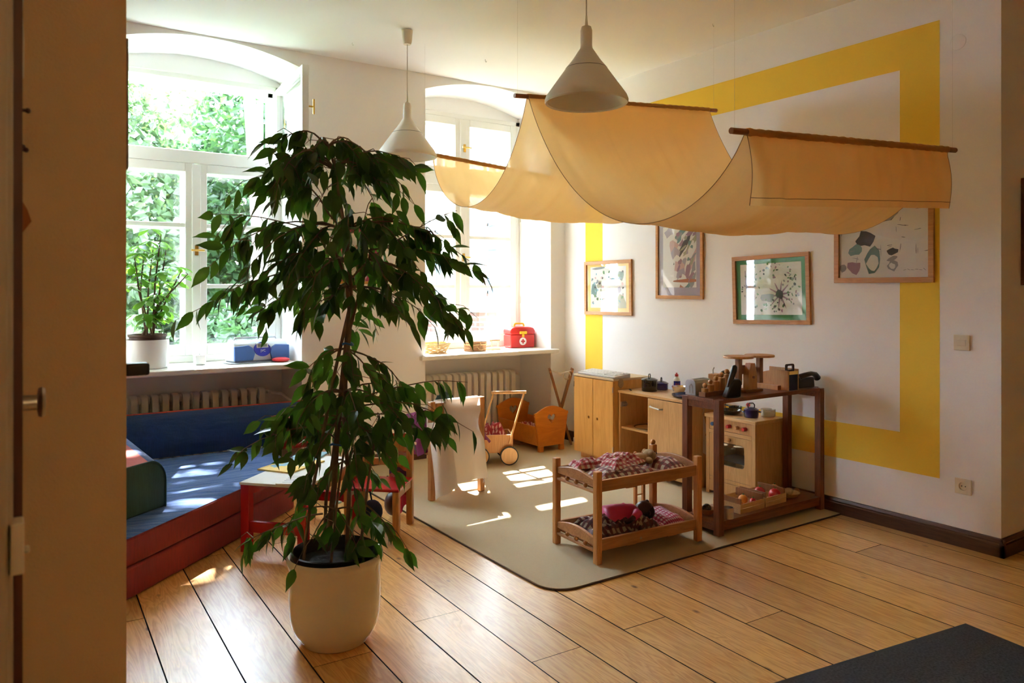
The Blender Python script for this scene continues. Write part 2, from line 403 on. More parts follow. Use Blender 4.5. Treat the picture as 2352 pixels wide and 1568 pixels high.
M['gdark'] = plaid('dark_plaid', (0.40, 0.31, 0.22), (0.13, 0.035, 0.035), (0.06, 0.022, 0.025), 4.5)
M['ggraph'] = plaid('pink_gingham', (0.72, 0.60, 0.56), (0.52, 0.10, 0.16), (0.40, 0.02, 0.06), 12)
M['gdots'] = plaid('red_dotted_print', (0.30, 0.02, 0.03), (0.34, 0.025, 0.035), (0.62, 0.38, 0.34), 6)

def striped(name, cols, freq):
    m, N, L, B = nt(name)
    uv = N.new('ShaderNodeUVMap'); sp = N.new('ShaderNodeSeparateXYZ'); L.new(uv.outputs[0], sp.inputs[0])
    a = N.new('ShaderNodeMath'); a.operation = 'MULTIPLY'; a.inputs[1].default_value = freq; L.new(sp.outputs[1], a.inputs[0])
    fr = N.new('ShaderNodeMath'); fr.operation = 'FRACT'; L.new(a.outputs[0], fr.inputs[0])
    rp = N.new('ShaderNodeValToRGB'); rp.color_ramp.interpolation = 'CONSTANT'; e = rp.color_ramp.elements
    e[0].color = c4(cols[0]); e[1].position = 1.0 / len(cols); e[1].color = c4(cols[1])
    for i in range(2, len(cols)): e.new(i / len(cols)).color = c4(cols[i])
    L.new(fr.outputs[0], rp.inputs[0]); L.new(rp.outputs[0], B.inputs['Base Color']); B.inputs['Roughness'].default_value = 0.9
    return m
M['shawl'] = striped('striped_shawl', [(0.50, 0.06, 0.05), (0.62, 0.16, 0.10), (0.10, 0.03, 0.16), (0.55, 0.10, 0.08), (0.50, 0.30, 0.28), (0.30, 0.02, 0.08)], 2.2)

def fabric(name, c, wr=0.0, rot=0.0, rough=0.85):
    """cotton cover with fine slub and long pulled creases"""
    m, N, L, B = nt(name)
    tcn = N.new('ShaderNodeTexCoord')
    mp = N.new('ShaderNodeMapping'); mp.inputs['Scale'].default_value = (160, 160, 14); L.new(tcn.outputs['Object'], mp.inputs['Vector'])
    n = N.new('ShaderNodeTexNoise'); n.inputs['Scale'].default_value = 1; n.inputs['Detail'].default_value = 3; L.new(mp.outputs[0], n.inputs['Vector'])
    mx = N.new('ShaderNodeMix'); mx.data_type = 'RGBA'; mx.inputs[6].default_value = c4([k * 0.6 for k in c]); mx.inputs[7].default_value = c4([min(1, k * 1.4) for k in c])
    L.new(n.outputs['Fac'], mx.inputs[0]); L.new(mx.outputs[2], B.inputs['Base Color'])
    B.inputs['Roughness'].default_value = rough; B.inputs['Sheen Weight'].default_value = 0.15
    if wr:
        m2 = N.new('ShaderNodeMapping'); m2.inputs['Rotation'].default_value = (0, 0, rot); m2.inputs['Scale'].default_value = (1.2, 11, 4); L.new(tcn.outputs['Object'], m2.inputs['Vector'])
        n2 = N.new('ShaderNodeTexNoise'); n2.inputs['Scale'].default_value = 1.6; n2.inputs['Detail'].default_value = 4; n2.inputs['Distortion'].default_value = 0.5; L.new(m2.outputs[0], n2.inputs['Vector'])
        add_bump(N, L, B, n2.outputs['Fac'], wr, 0.03)
    return m
M['bluefab'] = fabric('blue_cotton', (0.030, 0.10, 0.29), 0.75, math.radians(-12))  # seat blue lightened in the colour itself, standing for sheen
M['bluefab2'] = fabric('blue_cotton_back', (0.014, 0.05, 0.18), 0.5, math.radians(70))
M['redfab'] = fabric('red_cotton', (0.26, 0.014, 0.016), 0.1)
M['redfab2'] = fabric('bright_red_cotton', (0.46, 0.055, 0.035), 0.15)
M['greenfab'] = fabric('green_cotton', (0.025, 0.075, 0.05), 0.1)

def canopy_mat():
    m, N, L, B = nt('apricot_cotton')
    c = (0.90, 0.55, 0.20)
    tcn = N.new('ShaderNodeTexCoord'); n = N.new('ShaderNodeTexNoise'); n.inputs['Scale'].default_value = 3; n.inputs['Detail'].default_value = 5
    L.new(tcn.outputs['Object'], n.inputs['Vector'])
    mx = N.new('ShaderNodeMix'); mx.data_type = 'RGBA'; mx.inputs[6].default_value = c4([k * 0.9 for k in c]); mx.inputs[7].default_value = c4([min(1, k * 1.08) for k in c])
    L.new(n.outputs['Fac'], mx.inputs[0]); L.new(mx.outputs[2], B.inputs['Base Color']); B.inputs['Roughness'].default_value = 0.85
    t = N.new('ShaderNodeBsdfTranslucent'); t.inputs[0].default_value = (0.98, 0.66, 0.27, 1)
    ms = N.new('ShaderNodeMixShader'); ms.inputs[0].default_value = 0.6
    L.new(B.outputs[0], ms.inputs[1]); L.new(t.outputs[0], ms.inputs[2])
    tr = N.new('ShaderNodeBsdfTransparent'); tr.inputs[0].default_value = (1.0, 0.86, 0.68, 1)
    m2 = N.new('ShaderNodeMixShader'); m2.inputs[0].default_value = 0.10
    L.new(ms.outputs[0], m2.inputs[1]); L.new(tr.outputs[0], m2.inputs[2]); L.new(m2.outputs[0], N['Material Output'].inputs[0])
    mw = N.new('ShaderNodeMapping'); mw.inputs['Scale'].default_value = (16, 1.4, 1.4); L.new(tcn.outputs['Object'], mw.inputs['Vector'])
    n2 = N.new('ShaderNodeTexNoise'); n2.inputs['Scale'].default_value = 1.2; n2.inputs['Detail'].default_value = 3; L.new(mw.outputs[0], n2.inputs['Vector'])
    add_bump(N, L, B, n2.outputs['Fac'], 0.25, 0.03)
    return m
M['canopy'] = canopy_mat()
M['seam'] = mat('canopy_seam', (0.34, 0.17, 0.06), 0.8)

# ================================================================== THE SETTING
XW, YW, ZC = 4.14, 5.33, 3.02          # picture wall, window wall, ceiling
YJ = 1.79                              # plane of the wide opening between the two rooms
NI = ((0.545, 1.772), (2.756, 3.983))  # window niches
ZS, ZA, RISE, ZH = 0.81, 2.905, 0.105, 2.87
def arch(x0, x1, n=16):
    c, h = (x0 + x1) / 2, (x1 - x0) / 2
    return [(c + h * math.cos(PI * i / n), ZA + RISE * (1 - math.cos(PI * i / n) ** 2)) for i in range(n + 1)]
b = MB()
for xa, xb in ((-1.7, NI[0][0]), (NI[0][1], NI[1][0]), (NI[1][1], XW)): b.box(xa, xb, YW, 6.1, -0.05, 3.1)
for x0, x1 in NI:
    b.prism([(x0, 3.1), (x1, 3.1)] + arch(x0, x1), 'y', YW, 6.1)
    b.box(x0, x1, 5.80, 6.1, -0.05, ZS - 0.03)
    b.box(x0, x1, 5.835, 6.09, ZH, 3.09)
struct(b.done('wall_back', M['wall'], smooth=25))
wr = struct(MB().box(XW, 6.2, YJ, 6.1, -0.05, 3.1).done('wall_right', M['wall'], smooth=0))
b = MB()
YO, YI = (2.09, 5.044), (2.305, 4.823)
ZO, ZI = (0.329, 2.765), (0.542, 2.549)
for q in ((YO[0], YO[1], ZO[0], ZI[0]), (YO[0], YO[1], ZI[1], ZO[1]), (YO[0], YI[0], ZI[0], ZI[1]), (YI[1], YO[1], ZI[0], ZI[1])):
    b.box(XW - 0.0012, XW + 0.001, *q)
b.done('yellow_band', M['yellow'], wr, smooth=0)
struct(MB().box(-1.7, 0.218, YJ, YJ + 0.18, -0.05, 3.1).done('wall_partition', M['partition'], smooth=0))
struct(MB().box(-1.85, -1.7, -1.9, 6.1, -0.05, 3.1).done('wall_left', M['partition'], smooth=0))
HX0, HX1, HZ0, HZ1 = 0.40, 0.96, 2.07, 2.41  # wall opening for the added fill window
struct(MB().box(-1.85, HX0, -1.9, -1.75, -0.05, 3.1).box(HX1, 6.2, -1.9, -1.75, -0.05, 3.1).box(HX0, HX1, -1.9, -1.75, -0.05, HZ0).box(HX0, HX1, -1.9, -1.75, HZ1, 3.1).done('wall_front', M['partition'], smooth=0))
struct(MB().box(6.05, 6.2, -1.75, YJ, -0.05, 3.1).done('wall_hall', M['partition'], smooth=0))
struct(MB().box(-1.85, 6.2, -1.9, 6.1, ZC, 3.2).done('ceiling', M['ceiling'], smooth=0))
# floor: boards laid one by one, 22 cm wide, running to the windows
fl = struct(MB().box(-1.85, 6.2, -1.9, 6.1, -0.12, -0.022).done('floor', M['gap'], smooth=0))
rnd = random.Random(11)
PW, ANG = 0.2245, -0.024
joint = {4: 2.75, 5: 2.22, 7: 2.23, 14: 2.23, 9: 2.0, 2: 2.62, 11: 1.2, 12: 2.9, 0: 4.4, 6: 4.6}
for k in range(-9, 25):
    xc = 0.471 + k * PW + PW / 2
    j0 = joint.get(k, rnd.choice((0.7, 3.4, 1.55, 4.3)))
    cuts = [-1.74]
    yy = j0
    while yy - 3.3 > -1.5: yy -= 3.3
    while yy < 5.3:
        if yy - cuts[-1] > 0.4: cuts.append(yy)
        yy += 3.3
    cuts.append(5.79)
    for a, c in zip(cuts, cuts[1:]):
        g = 0.0017; w2 = PW / 2 - g; z0, z1 = -0.022, 0.0
        L2 = (c - a) / 2 - 0.0006; ch = 0.0011
        b = MB()
        ring = [(-w2, -L2), (w2, -L2), (w2, L2), (-w2, L2)]
        lo = [b.bm.verts.new((x, y, z0)) for x, y in ring]
        mi = [b.bm.verts.new((x, y, z1 - ch)) for x, y in ring]
        hi = [b.bm.verts.new((x - math.copysign(ch, x), y - math.copysign(ch * 0.4, y), z1)) for x, y in ring]
        b.mi = 1
        for A, B2 in ((lo, mi), (mi, hi)):
            for i in range(4): b.f([A[i], A[(i + 1) % 4], B2[(i + 1) % 4], B2[i]])
        b.mi = 0; b.f(hi)
        ym = (a + c) / 2
        o = b.done('floorboard', [M['floor'], M['gap']], fl, loc=(xc - ANG * (ym - 3.0), ym, rnd.uniform(-0.0008, 0.0)), smooth=0)
        o.rotation_euler = (0, 0, ANG)
# skirting boards
def skirting(name, p0, p1, nrm):
    b = MB(); d = Vector(p1) - Vector(p0); n = Vector(nrm)
    prof = [(0, 0), (0.022, 0), (0.022, 0.062), (0.017, 0.068), (0.017, 0.074), (0.010, 0.088), (0.0, 0.090)]
    A = [b.bm.verts.new(Vector(p0) + n * t + Vector((0, 0, z))) for t, z in prof]
    B2 = [b.bm.verts.new(Vector(p1) + n * t + Vector((0, 0, z))) for t, z in prof]
    for i in range(len(A)): b.f([A[i], A[(i + 1) % len(A)], B2[(i + 1) % len(A)], B2[i]])
    b.f(A); b.f(B2)
    return struct(b.done(name, M['base'], smooth=20))
skirting('baseboard_right', (XW, YJ - 0.022, 0), (XW, YW, 0), (-1, 0, 0))
skirting('baseboard_hall', (XW - 0.022, YJ, 0), (6.05, YJ, 0), (0, -1, 0))
skirting('baseboard_back', (NI[0][1], YW, 0), (NI[1][0], YW, 0), (0, -1, 0))
skirting('baseboard_corner', (NI[1][1], YW, 0), (XW, YW, 0), (0, -1, 0))
# window sills
for n, (x0, x1) in enumerate(NI):
    b = MB().box(x0 - 0.055, x1 + 0.055, 5.275, YW, ZS - 0.035, ZS).box(x0, x1, YW - 0.001, 5.83, ZS - 0.035, ZS)
    o = struct(b.done('trim_%d' % (n + 1), M['sill'], bevel=0.008, smooth=0))
# ---- windows: box-type double windows, an inner and an outer row of casements
def sash(x0, x1, z0, z1, y, th, fr, bars, parent, name='sash', barw=0.03, gm='glass'):
    b = MB()
    b.box(x0, x0 + fr, y, y + th, z0, z1).box(x1 - fr, x1, y, y + th, z0, z1)
    b.box(x0 + fr, x1 - fr, y, y + th, z1 - fr, z1).box(x0 + fr, x1 - fr, y, y + th, z0, z0 + fr * 1.15)
    o = b.done(name, M['lacquer'], parent, bevel=0.004, smooth=0)
    zz = [z0 + fr * 1.15] + list(bars) + [z1 - fr]
    for z in bars:
        MB().box(x0 + fr, x1 - fr, y + 0.006, y + th - 0.006, z - barw / 2, z + barw / 2).done('glazing_bar', M['lacquer'], o, bevel=0.003, smooth=0)
    for i in range(len(zz) - 1):
        lo = zz[i] + (barw / 2 if i else 0); hi = zz[i + 1] - (barw / 2 if i < len(bars) else 0)
        MB().box(x0 + fr, x1 - fr, y + th * 0.5, y + th * 0.5 + 0.003, lo, hi).done('pane', M[gm], o, smooth=0)
    return o
def thandle(parent, p, turn=0):
    b = MB().box(-0.012, 0.012, -0.004, 0.0, -0.035, 0.035).cyl((0, 0, 0), (0, -0.042, 0), 0.006, n=10)
    if turn: b.cyl((-0.045, -0.042, 0), (0.045, -0.042, 0), 0.007, n=10)
    else: b.cyl((0, -0.042, -0.05), (0, -0.042, 0.05), 0.007, n=10)
    return b.done('handle', M['brass'], parent, loc=p)
ZT0, ZT1 = 2.235, 2.325     # transom
for n, (x0, x1) in enumerate(NI):
    wd = sempty('window_%d' % (n + 1), (0, 0, 0)); xm = (x0 + x1) / 2
    for yy, th, nm in ((5.81, 0.055, 'inner_frame'), (6.02, 0.055, 'outer_frame')):
        b = MB()
        b.box(x0, x0 + 0.045, yy, yy + th, ZS, ZH).box(x1 - 0.045, x1, yy, yy + th, ZS, ZH)
        b.box(x0, x1, yy, yy + th, ZH - 0.04, ZH).box(x0, x1, yy, yy + th, ZS, ZS + 0.05).box(x0, x1, yy - 0.012, yy + th, ZT0, ZT1)
        b.done(nm, M['lacquer'], wd, bevel=0.005, smooth=0)
        lo, hi = ZS + 0.05, ZT0
        f = 0.062 if yy < 6 else 0.052
        sash(x0 + 0.045, xm - 0.012, lo, hi, yy - 0.006, 0.045, f, (1.354, 1.79), wd)
        sash(xm + 0.012, x1 - 0.045, lo, hi, yy - 0.006, 0.045, f, (1.354, 1.79), wd)
        MB().box(xm - 0.03, xm + 0.03, yy - 0.022, yy + 0.012, lo, hi - 0.005).done('centre_stile', M['lacquer'], wd, bevel=0.006, smooth=0)
        if n == 1:
            sash(x0 + 0.045, xm - 0.012, ZT1, ZH - 0.04, yy - 0.006, 0.045, f, (), wd)
            sash(xm + 0.012, x1 - 0.045, ZT1, ZH - 0.04, yy - 0.006, 0.045, f, (), wd)
            MB().box(xm - 0.03, xm + 0.03, yy - 0.022, yy + 0.012, ZT1, ZH - 0.045).done('centre_stile', M['lacquer'], wd, bevel=0.006, smooth=0)
    thandle(wd, (xm, 5.788, 1.61), turn=1)
    if n == 1: thandle(wd, (xm + 0.01, 5.788, 2.57), turn=1)
    for zz in (1.2, 1.95, 2.6):
        if n == 1: MB().cyl((x1 - 0.004, 5.80, zz), (x1 - 0.004, 5.80, zz + 0.06), 0.008, n=8).done('hinge', M['lacquer'], wd)
    if n == 0:   # fanlight casements stand open
        h = sempty('open_fanlight', (x1 - 0.05, 5.80, 0)); h.parent = wd; del h['kind']; h.rotation_euler = (0, 0, math.radians(-94))
        o = sash(0, 0.80, ZT1 - 0.03, ZH - 0.03, 0.0, 0.045, 0.05, (), h, 'fanlight_casement')
        hd = thandle(h, (0.765, 0.045, 2.57)); hd.rotation_euler = (0, 0, PI)
        hd = thandle(h, (0.10, 0.045, 2.57)); hd.rotation_euler = (0, 0, PI)
        h2 = sempty('open_outer_fanlight', (x1 - 0.06, 6.08, 0)); h2.parent = wd; del h2['kind']; h2.rotation_euler = (0, 0, math.radians(79))
        sash(0, 0.55, ZT1 - 0.02, ZH - 0.05, 0.0, 0.04, 0.045, (), h2, 'fanlight_casement')
# unseen amber window, added behind the camera as warm fill light
wd = sempty('window_3', (0, 0, 0))
for xa, xb in ((HX0, (HX0 + HX1) / 2), ((HX0 + HX1) / 2, HX1)):
    sash(xa, xb, HZ0, HZ1, -1.84, 0.05, 0.04, (), wd, gm='amber_fill')
# ---- cast-iron radiators in the niches
def radiator(x0, n, label, group):
    t = thing('radiator', label, 'radiator', (x0, 5.62, 0), 0, group)
    def rr(h0, h1, y0, y1, r=0.028):
        pts = []
        for cx_, cz_, a0 in ((y1 - r, h1 - r, 0), (y0 + r, h1 - r, 90), (y0 + r, h0 + r, 180), (y1 - r, h0 + r, 270)):
            for q in range(5):
                a = math.radians(a0 + q * 22.5); pts.append((cx_ + r * math.cos(a), cz_ + r * math.sin(a)))
        return pts
    b = MB()
    b.prism(rr(0.10, 0.61, 0.0, 0.13, 0.04), 'x', -0.021, 0.021, holes=[rr(0.17, 0.53, 0.035, 0.055, 0.0098), rr(0.17, 0.53, 0.075, 0.095, 0.0098)])
    b.cyl((-0.033, 0.065, 0.575), (0.033, 0.065, 0.575), 0.026, n=12).cyl((-0.033, 0.065, 0.145), (0.033, 0.065, 0.145), 0.024, n=12)
    first = b.done('section', M['radiator'], t, loc=(0.0325, 0, 0), bevel=0.008, seg=2, smooth=50)
    for i in range(1, n):
        o = first.copy(); col.objects.link(o); o.parent = t; o.location = (0.0325 + 0.065 * i, 0, 0)
    for i in (1, n - 2):
        MB().box(0.0325 + 0.065 * i - 0.012, 0.0325 + 0.065 * i + 0.012, 0.04, 0.09, 0, 0.11).done('foot', M['radiator'], t)
    MB().cyl((0.065 * n - 0.01, 0.065, 0.575), (0.065 * n + 0.03, 0.065, 0.575), 0.015, n=10).cyl((0.065 * n + 0.02, 0.065, 0.575), (0.065 * n + 0.02, 0.0, 0.575), 0.012, n=8).done('valve', M['radiator'], t)
    return t
radiator(0.70, 14, 'cream cast-iron radiator behind the blue sofa backrest', 'cast-iron radiators')
radiator(2.91, 14, 'cream cast-iron radiator behind the dolls cradle and pram', 'cast-iron radiators')
p = MB().tube([(1.63, 5.66, 0.575), (1.70, 5.56, 0.57), (1.74, 5.42, 0.515), (1.77, 5.31, 0.50), (1.85, 5.30, 0.50), (2.35, 5.30, 0.50), (2.72, 5.30, 0.50), (2.80, 5.40, 0.52), (2.9, 5.66, 0.575)], 0.012, 10)
tag(p.done('heating_pipe', M['radiator']), 'cream heating pipe running along the window wall between both radiators', 'pipe')

# ---- outdoors
struct(MB().box(-25, 40, 6.4, 45, -0.62, -0.6).done('ground', M['grass'], smooth=0))
def leafmesh(n, cx, cy_, cz, rx, ry, rz, size, seed, shell=0.55):
    r = random.Random(seed); vs, fs = [], []
    for i in range(n):
        while True:
            p = Vector((r.uniform(-1, 1), r.uniform(-1, 1), r.uniform(-1, 1)))
            if shell < p.length < 1: break
        q = p * (0.82 + 0.25 * mnoise.noise(p * 2.3 + Vector((seed, 0, 0))))
        c = Vector((cx + q.x * rx, cy_ + q.y * ry, cz + q.z * rz))
        d = Vector((r.gauss(0, 1), r.gauss(0, 1), r.gauss(0, 0.7) - 0.3)).normalized(); e = d.orthogonal().normalized()
        e = (Matrix.Rotation(r.uniform(0, 6.28), 3, d) @ e)
        L_ = size * r.uniform(0.7, 1.3); W_ = L_ * 0.30; k = len(vs); nn = d.cross(e)
        vs += [c, c + d * L_ * 0.45 + e * W_ + nn * L_ * 0.08, c + d * L_, c + d * L_ * 0.45 - e * W_ + nn * L_ * 0.08]
        fs += [(k, k + 1, k + 2), (k, k + 2, k + 3)]
    me = bpy.data.meshes.new('foliage'); me.from_pydata(vs, [], fs); return me
def tree(label, x, y, h, rx, rz, n, m, size, seed, name='leafy_tree', trunk=True):
    t = thing(name, label, 'tree' if trunk else 'shrub', (x, y, -0.6), 0, 'greenery outside the large window')
    if trunk:
        MB().tube([(0, 0, 0), (0.1, 0, h * 0.3), (-0.05, 0.1, h * 0.6), (0.05, 0, h * 0.95)], [0.13, 0.10, 0.07, 0.02], 8).done('trunk', M['trunk'], t)
    me = leafmesh(n, 0, 0, h - rz if trunk else rz * 0.9, rx, rx * 0.8, rz, size, seed); me.materials.append(m)
    o = bpy.data.objects.new('crown', me); col.objects.link(o); o.parent = t; o['kind'] = 'stuff'
    return t
tree('pale young tree nearest the open fanlight, left of the mullion', 1.1, 10.6, 5.2, 1.2, 2.2, 5200, M['tleafp'], 0.15, 1)
tree('mid-green tree behind the right casement of the large window', 3.2, 11.6, 5.6, 1.5, 2.3, 6500, M['tleaf'], 0.15, 2)
tree('dark tree seen through the left casement of the large window', 1.8, 13.2, 4.9, 2.0, 2.4, 6500, M['tleafd'], 0.16, 3)
tree('dark tree far behind the handle of the large window', 3.9, 14.2, 5.4, 2.0, 2.6, 6000, M['tleafd'], 0.17, 4)
tree('tall pale tree farthest behind the open fanlight', 2.4, 17.0, 7.0, 2.6, 2.8, 6000, M['tleafp'], 0.19, 5)
tree('tall tree whose high crown shades the large window from the sun', 2.75, 10.3, 8.6, 1.45, 1.7, 1500, M['tleaf'], 0.17, 16)  # unseen tree, added high up to filter the sun at the large window
tree('leafy tree left of the large window view', -1.2, 13.0, 5.4, 2.0, 2.5, 5000, M['tleaf'], 0.17, 6)
tree('low bright shrub under the right casement of the large window', 2.45, 9.6, 2.0, 0.95, 1.0, 4200, M['tleaf'], 0.14, 7, 'garden_shrub', False)
tree('low pale shrub behind the potted plant on the large sill', 1.15, 9.2, 2.0, 0.8, 0.9, 3200, M['tleafp'], 0.13, 8, 'garden_shrub', False)
tree('dark low shrub between the two bright garden shrubs', 1.75, 11.2, 2.0, 1.0, 0.95, 3200, M['tleafd'], 0.14, 9, 'garden_shrub', False)
# neighbouring wing seen through the narrow window
hb = thing('neighbouring_house', 'white plastered house wing with red brick window surrounds outside the right window', 'building', (6.6, 7.6, -0.6))
MB().box(0.0, 3.0, 0, 13.0, 0, 8.2).done('facade', M['plaster'], hb, smooth=0)
for i, yy in enumerate((0.9, 2.7, 4.5, 6.3, 8.1)):
    for zz, hh in ((1.85, 1.15), (3.75, 1.3)):
        wv = MB().box(-0.03, 0.0, yy - 0.34, yy - 0.24, zz - 0.1, zz + hh).box(-0.03, 0, yy + 0.24, yy + 0.34, zz - 0.1, zz + hh).done('brick_surround', M['brick'], hb, smooth=0)
        wf = MB().box(-0.025, 0.02, yy - 0.24, yy + 0.24, zz + hh - 0.05, zz + hh).box(-0.025, 0.02, yy - 0.24, yy + 0.24, zz, zz + 0.05).box(-0.025, 0.02, yy - 0.24, yy - 0.19, zz, zz + hh).box(-0.025, 0.02, yy + 0.19, yy + 0.24, zz, zz + hh).box(-0.025, 0.02, yy - 0.19, yy + 0.19, zz + hh * 0.62, zz + hh * 0.62 + 0.05).done('window_frame', M['bluegrey'] if zz < 3 else M['lacquer'], hb, smooth=0)
        MB().box(-0.012, 0.0, yy - 0.19, yy + 0.19, zz + 0.05, zz + hh - 0.05).done('pane', M['dimpane'], wf, smooth=0)
ann = thing('brick_annex', 'low red brick annex with grey slate cap outside the right window', 'building', (5.98, 9.8, -0.6))
MB().box(0, 0.6, 0, 1.7, 0, 1.58).done('brick_wall', M['brick'], ann, smooth=0)
MB().prism([(-0.08, 1.58), (0.6, 1.58), (0.6, 1.80), (0.35, 1.80)], 'y', -0.06, 1.76).done('roof', M['slate'], ann, smooth=0)

# ---- cupboard door standing open beside the camera, seen on its edge
dr = sempty('door_1', (0.0, 1.25, 0))
MB().box(0.0134, 0.0254, 0.10, 0.53, 0.02, 2.6).done('leaf', M['dooredge'], dr, bevel=0.001, smooth=0)
MB().box(-0.07, 0.0131, 0.06, 0.53, 0.0, 2.7).box(-0.07, 0.006, 0.045, 0.06, 0.0, 2.7).done('casing', M['doorcream'], dr, bevel=0.003, smooth=0)
MB().lathe([(0.013, 0), (0.013, 0.024), (0.024, 0.026), (0.026, 0.031), (0.024, 0.036), (0.004, 0.037)], n=24, M=Matrix.Translation((0.0254, 0.28, 1.145)) @ Matrix.Rotation(PI / 2, 4, 'Y')).done('knob', M['steel'], dr)
MB().box(-0.008, 0.0265, 0.06, 0.10, 0.925, 1.0).cyl((0.026, 0.08, 0.955), (0.034, 0.08, 0.955), 0.006, n=8).done('lock_plate', M['ivory'], dr, bevel=0.004)
for z, l in ((1.655, 0.012), (1.59, 0.004), (1.585, 0.009)):
    MB().cyl((0.025, 0.35, z), (0.026 + l, 0.35, z), 0.003, n=8).ball((0.026 + l, 0.35, z), 0.005, 8).done('pin', M['leather'], dr)
MB().prism([(0.0255, 1.43), (0.042, 1.455), (0.036, 1.475), (0.0255, 1.495)], 'y', 0.30, 0.3015).done('paper_scrap', M['rustw'], dr)
MB().prism([(0.0255, 1.70), (0.031, 1.70), (0.032, 1.76), (0.029, 1.81), (0.032, 1.85), (0.0255, 1.86)], 'y', 0.30, 0.3015).done('paper_scrap', M['paper'], dr)

# ================================================================== CARPET, MAT
def rounded_rect(x0, x1, y0, y1, r, corners=(1, 1, 1, 1), n=8):
    pts = []
    for (cx_, cy_, a0), on in zip(((x0, y0, 180), (x1, y0, 270), (x1, y1, 0), (x0, y1, 90)), corners):
        if not on: pts.append((cx_, cy_)); continue
        ox = cx_ + (r if cx_ == x0 else -r); oy = cy_ + (r if cy_ == y0 else -r)
        for i in range(n + 1):
            a = math.radians(a0 + 90 * i / n); pts.append((ox + r * math.cos(a), oy + r * math.sin(a)))
    return pts
t = thing('carpet', 'beige felt carpet with a rounded corner under the play furniture', 'carpet', (2.0, 2.655, 0))
MB().prism(rounded_rect(0, 2.117, 0, 2.66, 0.13, (1, 0, 0, 0)), 'z', 0.0005, 0.009).done('pile', M['carpet'], t, smooth=0)
MB().prism(rounded_rect(-0.006, 2.117, -0.006, 2.66, 0.136, (1, 0, 0, 0)), 'z', 0.0002, 0.006).done('binding', M['carpet_edge'], t, smooth=0)
CZ = 0.009
t = thing('door_mat', 'charcoal door mat with a flat rubber border', 'mat', (3.19, 1.51, 0), math.radians(-7.5))
MB().box(-1.75, 0, -1.1, 0, 0.0004, 0.005).done('rubber_border', M['rubber'], t, bevel=0.003, smooth=0)
MB().box(-1.73, -0.02, -1.08, -0.02, 0.0045, 0.0095).done('pile', M['mat'], t, bevel=0.002, smooth=0)

# ================================================================== SEATING CORNER
DV = Vector((0.733, 0.680, 0)); DU = Vector((0.680, -0.733, 0))      # along / out of the slanted front edge
A0 = Vector((0.431, 3.605, 0))
P1 = A0 + DV * -0.85; P2 = A0 + DV * 1.42
mpoly = [(P1.x, P1.y), (P2.x, P2.y), (P2.x, 5.19), (P1.x, 5.19)]
def inset(poly, d):
    c = Vector((sum(p[0] for p in poly) / len(poly), sum(p[1] for p in poly) / len(poly)))
    return [(p[0] + (c.x - p[0]) * d, p[1] + (c.y - p[1]) * d) for p in poly]
t = thing('foam_mattress', 'lower red foam mattress of the corner sofa, on the floor', 'mattress', (0, 0, 0), 0, 'stacked foam mattresses')
MB().prism(mpoly, 'z', 0.002, 0.138).done('cover', M['redfab'], t, bevel=0.012, seg=3, smooth=60)
t = thing('foam_mattress', 'upper foam mattress with blue seat and red front, corner sofa', 'mattress', (0, 0, 0.14), 0, 'stacked foam mattresses')
MB().prism(mpoly, 'z', 0.002, 0.126).done('side_cover', M['redfab'], t, bevel=0.012, seg=3, smooth=60)
b = MB()
def seat_fn(u, v):
    p = (Vector((mpoly[0][0], mpoly[0][1])) * (1 - u) + Vector((mpoly[1][0], mpoly[1][1])) * u) * (1 - v) + (Vector((mpoly[3][0], mpoly[3][1])) * (1 - u) + Vector((mpoly[2][0], mpoly[2][1])) * u) * v
    e = min(u, 1 - u, v, 1 - v)
    z = 0.126 + 0.016 * (1 - math.exp(-e * 25))
    fold = math.sin(14 * v + 9 * u + 2.2 * math.sin(5 * u)) * 0.5 + math.sin(33 * v + 6 * u) * 0.35
    z += 0.006 * fold * min(1, e * 8)
    return (p.x, p.y, z)
b.surf(seat_fn, 70, 70).done('seat_cover', M['bluefab'], t, smooth=180)
t = thing('sofa_backrest', 'long blue backrest cushion with red edge against the window wall', 'cushion', (0, 5.19, 0.272))
def back_prof(s):
    pts = [(0.0, 0.002), (-0.005, 0.10), (0.012, 0.18), (0.045, 0.235), (0.085, 0.262), (0.108, 0.268)]
    return pts
x0b, x1b = -0.42, 1.83
b = MB()
def back_fn(u, v):
    pr = back_prof(0); k = v * (len(pr) - 1); i = min(int(k), len(pr) - 2); f = k - i
    y = pr[i][0] * (1 - f) + pr[i + 1][0] * f; z = pr[i][1] * (1 - f) + pr[i + 1][1] * f
    x = x0b + (x1b - x0b) * u
    wv = mnoise.noise(Vector((x * 9 + z * 9, z * 5, 1.0))) * 0.010 * (v > 0.15) + mnoise.noise(Vector((x * 22 - z * 12, z * 4, 5.0))) * 0.005
    return (x, y - wv * (1 - v * 0.6), z)
b.surf(back_fn, 120, 14)
b.done('cover', M['bluefab2'], t, smooth=180)
MB().prism([(0.002, 0.002), (0.128, 0.002), (0.128, 0.266), (0.11, 0.266), (0.05, 0.232), (0.02, 0.18)], 'x', x0b + 0.002, x1b - 0.002).done('core', M['redfab'], t, smooth=30)
MB().tube([(x0b, 0.113, 0.268), (x1b, 0.113, 0.268)], 0.007, 8).done('piping', M['redfab2'], t)
